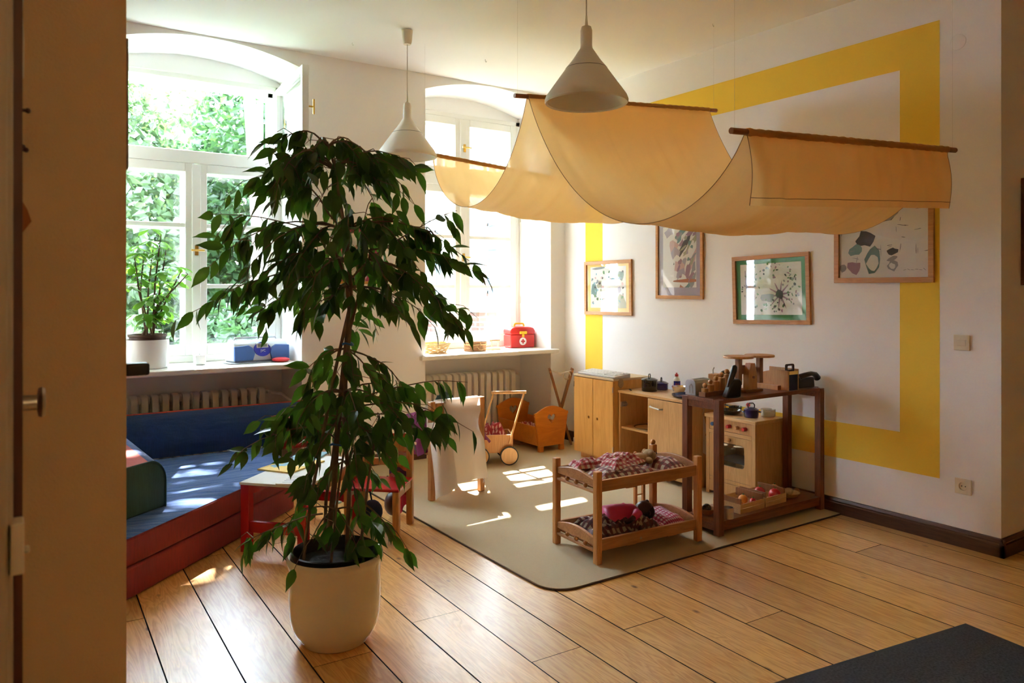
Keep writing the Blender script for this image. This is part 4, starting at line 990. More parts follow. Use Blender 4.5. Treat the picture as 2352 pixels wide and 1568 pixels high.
tag(o, 'round wooden stand under the black coffee pot', 'stand')
t = thing('knife_block', 'black knife holder with a leaning black handle, front edge of the dark shelf', 'knife holder', (3.325, 2.787, ZX), math.radians(-15))
MB().prism([(-0.058, 0), (0.040, 0), (0.048, 0.085), (0.036, 0.10), (0.0, 0.098), (-0.03, 0.06)], 'y', -0.022, 0.022).done('body', M['black'], t, bevel=0.008, seg=3, smooth=60)
MB().tube([(-0.028, 0, 0.055), (-0.008, 0, 0.105), (0.008, 0, 0.145), (0.014, 0, 0.168), (0.014, 0, 0.175)], [0.012, 0.016, 0.017, 0.014, 0.006], 12).done('handle', M['black'], t)
t = thing('toy_scales', 'wooden toy balance scales with two round pans on the dark shelf', 'toy scales', (3.585, 2.885, ZX), math.radians(0))
MB().box(-0.075, 0.075, -0.04, 0.04, 0, 0.014).done('base', M['toywood2'], t, bevel=0.002, smooth=0)
MB().prism([(-0.038, 0.0142), (0.038, 0.0142), (0.038, 0.10), (0.018, 0.165), (-0.018, 0.165), (-0.038, 0.10)], 'y', -0.028, 0.012).done('column', M['toywood'], t, bevel=0.002, smooth=0)
MB().cyl((0, -0.029, 0.085), (0, -0.036, 0.085), 0.008, n=14).done('pivot', M['toywood2'], t)
MB().prism([(-0.125, 0.105), (0.125, 0.095), (0.125, 0.115), (0.04, 0.150), (-0.04, 0.152), (-0.125, 0.13)], 'y', 0.0125, 0.026).done('beam', M['toywood2'], t, smooth=0)
for s, z in ((-1, 0.198), (1, 0.196)):
    MB().box(s * 0.092 - 0.015, s * 0.092 + 0.015, -0.014, 0.012, 0.045, z).done('pan_post', M['toywood2'], t, smooth=0)
    MB().lathe([(0.001, z), (0.083, z), (0.085, z + 0.003), (0.085, z + 0.009), (0.083, z + 0.012), (0.001, z + 0.012)], c=(s * 0.092, 0, 0), n=36, cap=False).done('pan', M['toywood'], t)
t = thing('toy_till', 'wooden toy till with a curved side and dark blue front', 'toy', (3.795, 2.775, ZX))
MB().prism([(0, 0), (0.215, 0), (0.215, 0.085)] + [(0.215 - 0.215 * i / 8, 0.085 + 0.030 * (i / 8) + 0.012 * math.sin(PI * i / 8)) for i in range(1, 9)], 'x', 0.0, 0.008).done('side_panel', M['toywood'], t, smooth=0)
MB().box(-0.03, -0.0002, 0.05, 0.21, 0, 0.026).done('drawer', M['toywood'], t, smooth=0)
MB().box(0.0082, 0.088, 0.0, 0.012, 0.0, 0.108).box(0.0082, 0.088, 0.012, 0.20, 0.0, 0.085).done('front_panel', M['navy'], t, smooth=0)
MB().box(0.0085, 0.0878, -0.002, 0.0, 0.092, 0.112).done('gilt_edge', M['brass'], t, smooth=0)
MB().box(0.0882, 0.096, -0.002, 0.20, 0.0, 0.122).done('end_panel', M['toywood'], t, bevel=0.002, smooth=0)
MB().prism(rounded_rect(0.010, 0.084, 0.100, 0.152, 0.012), 'y', 0.02, 0.03, holes=[rounded_rect(0.020, 0.074, 0.118, 0.142, 0.008)]).done('handle', M['leather'], t)
t = thing('toy_telephone', 'black telephone at the wall end of the dark shelf', 'telephone', (4.005, 2.87, ZX), math.radians(-8)); t.scale = (1.2, 1.2, 1.15)
MB().prism([(-0.065, 0), (0.065, 0), (0.06, 0.03), (0.0, 0.05), (-0.06, 0.055)], 'x', -0.05, 0.06).done('body', M['black'], t, bevel=0.008, seg=3, smooth=60)
MB().tube([(-0.045, -0.06, 0.058), (-0.02, -0.075, 0.07), (0.03, -0.065, 0.074), (0.075, -0.05, 0.066), (0.10, -0.04, 0.045)], [0.016, 0.013, 0.012, 0.014, 0.018], 10).done('handset', M['black'], t)
MB().lathe([(0.001, 0), (0.022, 0.0), (0.022, 0.003), (0.001, 0.004)], n=20, cap=False).done('dial', M['white'], t, loc=(0.0, -0.005, 0.0515))

# ---- on the lower board
ZL = 0.009 + 0.078 + 0.001
def crate(label, loc, rz, lx, ly, h):
    t = thing('fruit_crate', label, 'crate', loc, rz, 'veneer fruit crates on the dark shelf')
    MB().box(0, lx, 0, ly, 0, 0.004).done('bottom', M['crate'], t, smooth=0)
    for y in (0, ly - 0.004):
        MB().box(0, lx, y, y + 0.004, 0.0042, h * 0.5).done('slat', M['crate'], t, smooth=0)
        MB().box(0, lx, y, y + 0.004, h * 0.54, h).done('slat', M['crate'], t, smooth=0)
    for x in (0, lx - 0.004):
        MB().box(x, x + 0.004, 0.0042, ly - 0.0042, 0.0042, h).done('end_board', M['crate'], t, smooth=0)
        MB().box(x + (0.0042 if x == 0 else -0.0142), x + (0.0142 if x == 0 else -0.0002) + (0 if x == 0 else 0), 0.0042, ly - 0.0042, h * 0.75, h + 0.028).done('handle_board', M['toywood2'], t, bevel=0.001, smooth=0)
    return t
crate('veneer fruit crate with orange toy food, nearer the shelf leg', (3.395, 2.79, ZL), math.radians(2), 0.215, 0.19, 0.052)
crate('veneer fruit crate with red toy fruit, nearer the wall', (3.625, 2.80, ZL), math.radians(2), 0.195, 0.19, 0.052)
def toyball(name, label, loc, r, m, cat, sc3=(1, 1, 1), stem=True, group=None):
    b = MB().ball((0, 0, r * sc3[2]), r, 16, sc3)
    if stem: b.mi = 1; b.tube([(0, 0, r * sc3[2] * 1.9), (0.003, 0, r * sc3[2] * 2.25)], 0.003, 6)
    return tag(b.done(name, [m, M['greenpaint']], loc=loc), label, cat, group)
toyball('toy_tomato', 'large shiny red toy tomato in the crate nearer the wall', (3.765, 2.845, ZL + 0.0052), 0.036, M['redpaint'], 'toy tomato')
toyball('toy_apple', 'darker red toy apple behind the large red tomato', (3.735, 2.93, ZL + 0.0052), 0.034, M['redlac'], 'toy apple')
toyball('toy_pepper', 'green toy pepper at the left of the red tomato', (3.675, 2.86, ZL + 0.0052), 0.026, M['greenpaint'], 'toy pepper', (1.0, 0.9, 1.1), False)
toyball('toy_egg', 'white toy egg in the back of the crate nearer the wall', (3.67, 2.94, ZL + 0.0052), 0.022, M['paper'], 'toy egg', (1, 1, 1.3), False)
toyball('toy_carrot', 'orange toy carrot in the crate nearer the shelf leg', (3.46, 2.86, ZL + 0.0052), 0.024, M['orange'], 'toy carrot', (2.0, 0.8, 0.8), False)
toyball('toy_pepper', 'orange toy pepper in the crate nearer the shelf leg', (3.55, 2.90, ZL + 0.0052), 0.028, M['orange'], 'toy pepper')
toyball('toy_strawberry', 'red toy strawberry beside the orange carrot', (3.55, 2.83, ZL + 0.0052), 0.022, M['redpaint'], 'toy strawberry', (1, 1, 1.2))
def bowlmesh(r, h, m, name, label, cat, loc):
    return tag(MB().lathe([(0.001, 0), (r * 0.5, 0.0), (r * 0.8, h * 0.4), (r, h), (r * 1.02, h * 1.03), (r * 0.95, h), (r * 0.75, h * 0.42), (r * 0.45, 0.006), (0.001, 0.006)], n=28, cap=False).done(name, m, loc=loc), label, cat)
bowlmesh(0.045, 0.034, M['wicker'], 'wicker_bowl', 'small wicker bowl beside the near leg of the dark shelf', 'bowl', (3.245, 2.895, ZL))
toyball('toy_plum', 'shiny black toy plum in the small wicker bowl', (3.240, 2.895, ZL + 0.0075), 0.026, M['enamelblk'], 'toy plum', stem=False)
t = thing('tin_can', 'small tin can behind the near leg of the dark shelf', 'can', (3.285, 2.785, ZL))
MB().lathe([(0.001, 0), (0.030, 0.0), (0.030, 0.058), (0.028, 0.058), (0.027, 0.004), (0.001, 0.003)], n=24, cap=False).done('body', M['steel'], t)
bowlmesh(0.065, 0.03, M['straw'], 'straw_basket', 'shallow straw basket on the dark shelf near the wall', 'basket', (3.915, 2.86, ZL))
toyball('toy_potato', 'brown toy potato in the shallow straw basket', (3.925, 2.87, ZL + 0.0075), 0.028, M['plush'], 'toy potato', (1.2, 0.9, 0.8), False)
toyball('toy_onion', 'tan toy onion behind the shallow straw basket', (3.90, 2.95, ZL), 0.030, M['toywood'], 'toy onion')
toyball('toy_nut', 'small brown toy nut beside the wall leg of the dark shelf', (4.02, 2.88, ZL), 0.018, M['toywood2'], 'toy nut', stem=False)

# ================================================================== DOLL'S BUNK BED
t = thing('bunk_bed', 'pine dolls bunk bed standing on the carpet', 'doll bed', (2.385, 2.815, CZ), math.radians(-2.9))
BL, BW, BH = 0.66, 0.35, 0.448
for x in (0, BL):
    for y in (0, BW):
        b = MB().box(x - 0.017, x + 0.017, y - 0.017, y + 0.017, 0, BH)
        o = b.done('post', M['pine'], t, bevel=0.005, smooth=0)
        if x and y: MB().ball((x, y, BH + 0.012), 0.015, 12).cyl((x, y, BH - 0.002), (x, y, BH + 0.004), 0.008, n=8).done('finial', M['pine'], o)
def endboard(x, z0):
    n = 10
    top = [(BW - 0.017 - (BW - 0.034) * i / n, z0 + 0.030 + 0.024 * math.sin(PI * i / n)) for i in range(n + 1)]
    MB().prism([(0.017, z0), (BW - 0.017, z0)] + top, 'x', x - 0.008, x + 0.008).done('end_board', M['pinex'], t, bevel=0.003, smooth=30)
    MB().box(x - 0.010, x + 0.010, 0.017, BW - 0.017, z0 - 0.036, z0 - 0.024).done('end_bar', M['pinex'], t, bevel=0.002, smooth=0)
    for k in range(3):
        MB().ball((x, BW * (0.28 + 0.22 * k), z0 - 0.012), 0.0125, 12).done('bead', M['pine'], t)
for z0 in (0.372, 0.088):
    for x in (0, BL): endboard(x, z0)
    for y in (0, BW):
        MB().box(0.017, BL - 0.017, y - 0.009, y + 0.009, z0 - 0.026, z0 + 0.030).done('side_rail', M['pinex'], t, bevel=0.003, smooth=0)
    MB().box(0.010, BL - 0.010, 0.009, BW - 0.009, z0 - 0.020, z0 - 0.012).done('bed_base', M['pinex'], t, smooth=0)
    for x in (0.18, 0.45): MB().box(x, x + 0.06, 0.0, BW, z0 - 0.032, z0 - 0.0205).done('slat', M['pinex'], t, smooth=0)
for x in (0.548, 0.606):
    MB().box(x - 0.008, x + 0.008, BW + 0.012, BW + 0.028, 0, 0.40).ball((x, BW + 0.02, 0.404), 0.011, 10).done('ladder_upright', M['pine'], t, smooth=40)
for z in (0.09, 0.17, 0.25, 0.33): MB().cyl((0.55, BW + 0.02, z), (0.604, BW + 0.02, z), 0.004, n=8).done('ladder_rung', M['pine'], t)
bm4 = Matrix.Translation((2.385, 2.815, CZ)) @ Matrix.Rotation(math.radians(-2.9), 4, 'Z')
def bp(x, y, z): return bm4 @ Vector((x, y, z))
zt, zb = 0.372 - 0.011, 0.088 - 0.011
RB = math.radians(-2.9)
heap('plaid_duvet', 'brown and white plaid duvet on the top bunk', 'duvet', bp(0.25, 0.175, zt), 0.22, 0.155, 0.085, M['gplaid'], 2, RB, 36, 2.2, rough=0.22)
heap('gingham_blanket', 'red gingham blanket bunched on top of the plaid duvet', 'blanket', bp(0.30, 0.22, zt + 0.05), 0.15, 0.10, 0.06, M['gcheck'], 9, RB + 0.3, 30, 1.2, rough=0.4)
heap('gingham_cloth', 'small red gingham cloth at the foot of the top bunk', 'cloth', bp(0.13, 0.26, zt + 0.045), 0.085, 0.06, 0.045, M['gcheck'], 21, RB - 0.2, 20, 0.7, rough=0.4)
def pillow(label, p, rx, ry, h, m, seed, rz, us):
    def fn(u, v):
        a, c = 2 * u - 1, 2 * v - 1
        e = (1 - abs(a) ** 3) * (1 - abs(c) ** 3); k = mnoise.noise(Vector((a * 2 + seed, c * 2, 0)))
        return (a * rx * (1 - 0.06 * c * c), c * ry * (1 - 0.06 * a * a), 0.004 + h * math.sqrt(max(0, e)) * (1 + 0.25 * k))
    return tag(MB().surf(fn, 22, 22, us, us).done('pillow', m, loc=p, rot=(0, 0, rz), smooth=180), label, 'pillow', 'doll bed pillows')
pillow('brown plaid pillow at the head of the top bunk', bp(0.565, 0.15, zt), 0.075, 0.12, 0.055, M['gplaid'], 3, RB, 1.0)
pillow('pink gingham pillow at the head of the bottom bunk', bp(0.555, 0.175, zb), 0.085, 0.14, 0.055, M['ggraph'], 5, RB, 1.0)
heap('pink_sheet', 'pink gingham sheet spread over the bottom bunk', 'sheet', bp(0.40, 0.175, zb), 0.13, 0.155, 0.045, M['ggraph'], 15, RB, 26, 1.2, rough=0.3)
heap('dark_plaid_blanket', 'dark plaid blanket crumpled over the bottom bunk foot', 'blanket', bp(0.185, 0.165, zb), 0.16, 0.155, 0.11, M['gdark'], 7, RB, 36, 2.0, rough=0.3)
heap('plaid_blanket_fold', 'folded corner of dark plaid blanket beside the dark doll', 'blanket', bp(0.335, 0.07, zb + 0.002), 0.10, 0.055, 0.10, M['gdark'], 12, RB + 0.3, 24, 1.0, rough=0.3)
# teddy on the top bunk
t = thing('teddy_bear', 'tan plush teddy bear lying on the top bunk', 'teddy bear', bp(0.50, 0.20, zt + 0.035), math.radians(170))
b = MB().ball((0.06, 0, 0.02), 0.042, 16, (1.3, 0.95, 0.8)).ball((0, 0, 0.034), 0.036, 16, (1.0, 1.0, 0.95)).ball((-0.028, 0.0, 0.036), 0.018, 12, (1, 0.9, 0.8)).ball((0.008, 0.032, 0.052), 0.014, 10).ball((0.008, -0.032, 0.052), 0.014, 10)
b.ball((0.03, 0.045, 0.018), 0.02, 12, (1.0, 1.2, 0.9)).ball((0.03, -0.045, 0.014), 0.021, 12, (0.8, 1.0, 1.2)).ball((0.11, 0.025, 0.018), 0.022, 12, (1.4, 0.9, 0.9)).ball((0.11, -0.025, 0.018), 0.022, 12, (1.4, 0.9, 0.9))
bd = b.done('body', M['plush'], t, smooth=180)
rm = bd.modifiers.new('remesh', 'REMESH'); rm.mode = 'VOXEL'; rm.voxel_size = 0.004; rm.use_smooth_shade = True
MB().ball((-0.046, 0, 0.042), 0.005, 8).ball((-0.024, 0.014, 0.056), 0.0035, 8).ball((-0.024, -0.014, 0.056), 0.0035, 8).done('face', M['leather'], t)
# doll in the bottom bunk
t = thing('baby_doll', 'dark-skinned baby doll in a pink dress on the bottom bunk', 'doll', bp(0.42, 0.15, zb + 0.04), math.radians(172))
hd = MB().ball((0, 0, 0.04), 0.052, 20, (1.0, 0.95, 1.02)).ball((-0.02, 0, 0.085), 0.012, 10).ball((0.0, 0.05, 0.04), 0.012, 10, (0.6, 0.5, 1)).ball((0, -0.05, 0.04), 0.012, 10, (0.6, 0.5, 1)).done('head', M['skin'], t, smooth=180)
MB().ball((-0.006, 0, 0.035), 0.053, 18, (1.0, 1.0, 0.9)).done('hair', M['hair'], hd, smooth=180)
b = MB().tube([(0.04, 0, 0.035), (0.075, 0, 0.04), (0.13, 0, 0.04), (0.19, 0, 0.035), (0.235, 0.0, 0.03)], [0.026, 0.045, 0.052, 0.062, 0.066], 18)
for s in (-1, 1): b.tube([(0.075, s * 0.03, 0.045), (0.085, s * 0.065, 0.05), (0.12, s * 0.08, 0.04)], [0.024, 0.026, 0.018], 12)
ds = b.done('dress', M['pink'], t, smooth=180)
for s in (-1, 1): MB().tube([(0.118, s * 0.078, 0.041), (0.15, s * 0.085, 0.03), (0.175, s * 0.08, 0.022)], [0.014, 0.012, 0.012], 10).done('arm', M['skin'], t, smooth=180)

# ================================================================== CRADLE, DRYING RACK, DOLL'S PUSHCART
t = thing('doll_cradle', 'honey-coloured dolls cradle with heart cut-outs under the window', 'doll cradle', (3.735, 4.985, CZ))
def cradle_end():
    pts = [(-0.125, 0.045), (0.125, 0.045), (0.165, 0.29), (0.172, 0.295), (0.170, 0.315), (0.155, 0.316)]
    for i in range(1, 12): a = i / 12; pts.append((0.155 - 0.31 * a, 0.316 + 0.052 * math.sin(PI * a)))
    pts += [(-0.155, 0.316), (-0.170, 0.315), (-0.172, 0.295), (-0.165, 0.29)]
    return pts
for y in (0, 0.56):
    eb = MB().prism(cradle_end(), 'y', y, y + 0.016, holes=[heart(0.0, 0.268, 0.042)]).done('end_board', M['honey'], t, bevel=0.002, smooth=30)
for s in (-1, 1):
    MB().prism([(s * 0.118, 0.05), (s * 0.130, 0.05), (s * 0.162, 0.21), (s * 0.150, 0.21)], 'y', 0.0162, 0.5598).done('side_board', M['honey'], t, smooth=0)
    for y in (0.004, 0.545): MB().box(s * 0.105 - 0.022, s * 0.105 + 0.022, y - 0.008, y + 0.02, 0, 0.046).done('foot', M['honey'], t, bevel=0.002, smooth=0)
MB().box(-0.116, 0.116, 0.0162, 0.5598, 0.052, 0.062).done('bottom', M['honey'], t, smooth=0)
heap('cradle_quilt', 'red and white quilt lying in the cradle', 'quilt', (3.735, 5.27, CZ + 0.063), 0.105, 0.25, 0.17, M['gdots'], 31, 0, 24, 2.0, rough=0.25)
t = thing('drying_rack', 'crossed wooden rack with cord beside the birch cupboard', 'rack', (3.965, 5.16, CZ), math.radians(-32))
for y0 in (-0.03, 0.03):
    MB().bar((-0.10, y0, 0.645), (0.085, y0, 0.0), 0.018, 0.032, (0, 1, 0)).done('leg', M['toywood2'], t, bevel=0.002, smooth=0)
    MB().bar((0.10, y0 + 0.019, 0.645), (-0.085, y0 + 0.019, 0.0), 0.018, 0.032, (0, 1, 0)).done('leg', M['toywood2'], t, bevel=0.002, smooth=0)
MB().cyl((-0.094, -0.05, 0.622), (-0.094, 0.06, 0.622), 0.008, n=10).done('rod', M['toywood'], t)
MB().cyl((0.094, -0.05, 0.622), (0.094, 0.06, 0.622), 0.008, n=10).done('rod', M['toywood'], t)
for k in range(4):
    MB().tube([(-0.094, -0.02 + k * 0.02, 0.628), (0, -0.022 + k * 0.02, 0.612 - 0.008 * k), (0.094, -0.02 + k * 0.02, 0.628)], 0.003, 6).done('cord', M['cord'], t)
MB().tube([(0.05 + 0.03 * math.cos(a * 0.7), -0.045 + 0.004 * a, 0.585 + 0.035 * math.sin(a * 0.7)) for a in range(20)], 0.003, 6).done('cord_loop', M['cord'], t)
t = thing('doll_pushcart', 'wooden dolls pushcart with red cushion in front of the radiator', 'push cart', (3.14, 4.93, CZ), math.radians(-26))
MB().box(-0.17, 0.13, -0.12, -0.108, 0.09, 0.225).done('side_board', M['toywood'], t, bevel=0.003, smooth=0)
MB().box(-0.17, 0.13, 0.108, 0.12, 0.09, 0.225).done('side_board', M['toywood'], t, bevel=0.003, smooth=0)
MB().box(-0.17, -0.158, -0.1075, 0.1075, 0.09, 0.225).done('end_board', M['toywood'], t, smooth=0)
MB().box(0.118, 0.13, -0.1075, 0.1075, 0.09, 0.225).done('end_board', M['toywood'], t, smooth=0)
MB().box(-0.158, 0.118, -0.1075, 0.1075, 0.09, 0.10).done('bottom', M['toywood'], t, smooth=0)
MB().bar((0.10, -0.126, 0.16), (0.215, -0.126, 0.54), 0.011, 0.026, (0, 1, 0)).done('handle_post', M['beech'], t, bevel=0.003, smooth=0)
MB().bar((-0.13, -0.126, 0.16), (-0.02, -0.126, 0.54), 0.011, 0.026, (0, 1, 0)).done('handle_post', M['beech'], t, bevel=0.003, smooth=0)
MB().cyl((-0.035, -0.126, 0.545), (0.23, -0.126, 0.545), 0.012, n=14).done('handle_bar', M['beech'], t)
for x in (-0.12, 0.10):
    for y in (-0.14, 0.14):
        wv = MB().cyl((x, y - 0.008, 0.07), (x, y + 0.008, 0.07), 0.062, n=24).done('wheel', M['beech'], t)
        MB().lathe([(0.062, -0.009), (0.070, -0.009), (0.070, 0.009), (0.062, 0.009), (0.062, -0.009)], n=28, cap=False, M=Matrix.Translation((x, y, 0.07)) @ Matrix.Rotation(PI / 2, 4, 'X')).done('tyre', M['rubber'], wv)
heap('pushcart_cushion', 'red printed cushion lying in the dolls pushcart', 'cushion', (3.13, 4.935, CZ + 0.102), 0.125, 0.095, 0.26, M['gdots'], 41, math.radians(-26), 24, 1.6, rough=0.2)

# ================================================================== PICTURES AND FITTINGS
def picture(name, label, w_, h_, fw, loc, rz, tilt, fm, card, paper, blobs, group='framed childrens pictures on the wall', sy=1.0):
    t = thing(name, label, 'picture', loc, 0, group); t.rotation_euler = (0, tilt, rz); t.scale = (1, sy, 1)
    for q in ((-w_ / 2, w_ / 2, h_ / 2 - fw, h_ / 2), (-w_ / 2, w_ / 2, -h_ / 2, -h_ / 2 + fw), (-w_ / 2, -w_ / 2 + fw, -h_ / 2 + fw, h_ / 2 - fw), (w_ / 2 - fw, w_ / 2, -h_ / 2 + fw, h_ / 2 - fw)):
        MB().box(q[0], q[1], -0.018, -0.001, q[2], q[3]).done('frame_side', fm, t, bevel=0.002, smooth=0)
    MB().box(-w_ / 2 + fw, w_ / 2 - fw, -0.005, -0.001, -h_ / 2 + fw, h_ / 2 - fw).done('mount_card', card, t, smooth=0)
    b = MB(); mats = [M['paper']]; names = ['paper']
    x0, x1, z0, z1 = paper
    b.box(x0, x1, -0.0062, -0.0051, z0, z1)
    for i, (cx_, cz_, rx, rz_, mn, rot) in enumerate(blobs):
        if mn not in names: names.append(mn); mats.append(M[mn])
        b.mi = names.index(mn)
        pl = blob(cx_, cz_, rx, rz_, i * 7 + len(name), 10, 0.28, rot)
        pl = [(min(max(p[0], x0), x1), min(max(p[1], z0), z1)) for p in pl]
        v = [b.bm.verts.new((p[0], -0.0064 - 0.00002 * (i % 60), p[1])) for p in pl]; b.f(v)
    b.done('artwork', mats, t, smooth=0)
    MB().box(-w_ / 2 + fw, w_ / 2 - fw, -0.0112, -0.0098, -h_ / 2 + fw, h_ / 2 - fw).done('glass', M['picglass'], t, smooth=0)
    return t
r = random.Random(5)
bl = [(-0.12, 0.165, 0.09, 0.010, 'inkgrey', 0.05), (-0.17, -0.02, 0.035, 0.06, 'teal', 0.3), (-0.09, 0.03, 0.045, 0.035, 'olive', 0.2), (0.16, -0.15, 0.07, 0.09, 'olive', 0.4), (0.16, 0.10, 0.035, 0.04, 'teal', 0), (0.14, -0.02, 0.025, 0.03, 'lilac', 0), (0.10, 0.075, 0.08, 0.006, 'bluewash', 0.05)]
for k in range(60): bl.append((r.uniform(-0.2, 0.2), r.uniform(-0.17, 0.14), r.uniform(0.006, 0.014), r.uniform(0.006, 0.016), r.choice(['teal', 'inkgrey', 'leafink', 'pinkw', 'bluewash', 'ink', 'olive']), r.uniform(0, 3)))
picture('wall_picture', 'framed picture with yellow mount and small painted shapes', 0.585, 0.448, 0.028, (4.1395, 4.75, 1.342), -PI / 2, math.radians(-0.6), M['framew'], M['yellowcard'], (-0.22, 0.22, -0.165, 0.175), bl)
bl = [(0.03 + 0.05 * (k % 3), 0.20 - 0.045 * k, 0.12, 0.022, ['teal', 'mauve', 'olive', 'ink', 'paper', 'pinkw', 'lilac', 'mauve', 'inkgrey', 'rustw'][k % 10], 0.6 + 0.1 * k) for k in range(11)]
bl += [(-0.10 + 0.02 * k, 0.18 - 0.05 * k, 0.045, 0.05, ['lilac', 'paper', 'pinkw'][k % 3], 0.4) for k in range(8)] + [(0.05, -0.165, 0.12, 0.012, 'rustw', 0)]
for k in range(26): bl.append((r.uniform(-0.02, 0.16), r.uniform(-0.16, 0.2), r.uniform(0.012, 0.04), r.uniform(0.008, 0.016), r.choice(['teal', 'mauve', 'olive', 'inkgrey', 'paper', 'mauve']), r.uniform(0.5, 1.2)))
picture('wall_picture', 'framed picture with lilac mount and mottled dark washes, under the canopy', 0.468, 0.60, 0.026, (4.1395, 3.955, 1.56), -PI / 2, 0, M['framew'], M['lilac'], (-0.165, 0.165, -0.215, 0.235), bl)
bl = []
for k in range(10): bl.append((0.075, -0.035, 0.085, 0.006, 'mauve', k * PI / 5 + 0.15))
bl += [(0.075, -0.035, 0.028, 0.028, 'ink', 0), (-0.15, 0.0, 0.03, 0.09, 'pinkw', 0.2), (-0.02, -0.055, 0.05, 0.03, 'inkgrey', 0), (-0.18, -0.02, 0.012, 0.14, 'lilac', 0.1)]
for k in range(110):
    a = r.uniform(0, 6.28); q = 0.35 + 0.65 * math.sqrt(r.random()); bl.append((0.225 * q * math.cos(a) * 1.0, 0.165 * q * math.sin(a) + 0.01, r.uniform(0.004, 0.009), r.uniform(0.005, 0.012), r.choice(['ink', 'leafink', 'leafink', 'inkgrey', 'mauve']), r.uniform(0, 3)))
picture('wall_picture', 'framed picture with green mount and a dark star flower', 0.595, 0.452, 0.028, (4.1395, 3.16, 1.332), -PI / 2, math.radians(-1.6), M['framew'], M['greencard'], (-0.235, 0.235, -0.165, 0.17), bl)
bl = [(-0.06, -0.10, 0.05, 0.075, 'teal', 0.0), (-0.055, -0.125, 0.032, 0.052, 'paper', 0), (-0.10, 0.02, 0.055, 0.05, 'ink', 0.2), (-0.16, -0.045, 0.04, 0.03, 'teal', 0.3), (-0.17, -0.145, 0.04, 0.038, 'mauve', 0), (-0.24, -0.15, 0.025, 0.026, 'inkgrey', 0), (0.06, -0.06, 0.03, 0.02, 'ink', 0.3), (0.06, -0.10, 0.032, 0.012, 'inkgrey', 0.3), (0.06, -0.14, 0.03, 0.028, 'inkgrey', 0), (0.06, -0.14, 0.018, 0.016, 'paper', 0), (0.03, 0.13, 0.05, 0.018, 'ink', 0.3), (-0.05, 0.15, 0.05, 0.014, 'ink', 0.7), (0.0, 0.17, 0.12, 0.07, 'inkgrey', 0.2)]
for k in range(30): bl.append((r.uniform(-0.27, 0.27), r.uniform(-0.10, 0.2), r.uniform(0.010, 0.03), 0.0016, r.choice(['ink', 'inkgrey']), r.choice([0.1, 1.4, 1.6, -0.2])))
for k in range(6): bl.append((0.13 + 0.022 * k, -0.165 + 0.003 * (k % 2), 0.010, 0.0016, 'inkgrey', r.uniform(-0.8, 0.8)))
picture('wall_picture', 'framed pale picture with black ink splashes beside the yellow band', 0.585, 0.47, 0.03, (4.1395, 2.405, 1.605), -PI / 2, 0, M['framew'], M['paper'], (-0.26, 0.26, -0.205, 0.205), bl)
bl = [(r.uniform(-0.12, 0.12), r.uniform(-0.12, 0.1), r.uniform(0.01, 0.03), r.uniform(0.006, 0.02), r.choice(['rustw', 'inkgrey', 'pinkw', 'mauve']), r.uniform(0, 3)) for k in range(30)]
picture('wall_picture', 'framed picture with magenta mount between the two windows', 0.36, 0.44, 0.022, (2.20, YW - 0.0005, 1.59), 0, 0, M['framew'], M['magenta'], (-0.12, 0.12, -0.155, 0.155), bl)
picture('wall_picture', 'dark brown framed picture on the shaded wall at the right edge', 0.50, 0.55, 0.035, (4.60, YJ - 0.0005, 1.63), 0, 0, M['framedk'], M['ink'], (-0.19, 0.19, -0.21, 0.21), [])
picture('wall_picture', 'narrow brown framed picture on the end of the left partition', 0.14, 0.28, 0.02, (0.2185, YJ + 0.09, 1.735), PI / 2, 0, M['framedk'], M['ink'], (-0.04, 0.04, -0.10, 0.10), [], sy=0.35)
t = thing('wall_intercom', 'black wall handset on the end of the left partition', 'handset', (0.2185, YJ + 0.09, 1.155), PI / 2)
MB().box(-0.03, 0.03, -0.006, -0.001, -0.05, 0.02).done('back_plate', M['black'], t, bevel=0.005, smooth=40)
MB().box(-0.018, 0.018, -0.056, -0.006, -0.01, 0.018).done('grip', M['black'], t, bevel=0.006, seg=3, smooth=50)
t = thing('light_switch', 'ivory rocker light switch on the wall right of the yellow band', 'switch', (XW - 0.0002, 1.975, 1.057), -PI / 2)
MB().box(-0.041, 0.041, -0.009, 0, -0.041, 0.041).done('plate', M['ivory'], t, bevel=0.005, seg=3, smooth=50)
MB().box(-0.022, 0.022, -0.0125, -0.009, -0.017, 0.017).done('rocker', M['ivory'], t, bevel=0.002, smooth=0)
t = thing('wall_socket', 'ivory wall socket low on the wall right of the yellow band', 'socket', (XW - 0.0002, 1.968, 0.313), -PI / 2)
hole = [(0.020 * math.cos(2 * PI * i / 24), 0.020 * math.sin(2 * PI * i / 24)) for i in range(24)]
MB().prism([(-0.040, -0.040), (0.040, -0.040), (0.040, 0.040), (-0.040, 0.040)], 'y', -0.010, 0, holes=[hole]).done('plate', M['ivory'], t, bevel=0.002, smooth=0)
MB().prism(hole, 'y', -0.0015, -0.0002).done('well', M['ivory'], t, smooth=0)
for s in (-1, 1): MB().cyl((s * 0.009, -0.0014, 0), (s * 0.009, -0.003, 0), 0.0028, n=10).done('contact_hole', M['black'], t)
o = MB().lathe([(0.001, 0.004), (0.036, 0.004), (0.040, 0.002), (0.040, 0.0)], n=32, M=Matrix.Rotation(-PI / 2, 4, 'Y')).done('junction_cover', M['wall'], loc=(XW, 1.996, 2.622))
tag(o, 'round painted junction cover high on the wall right of the yellow band', 'cover')

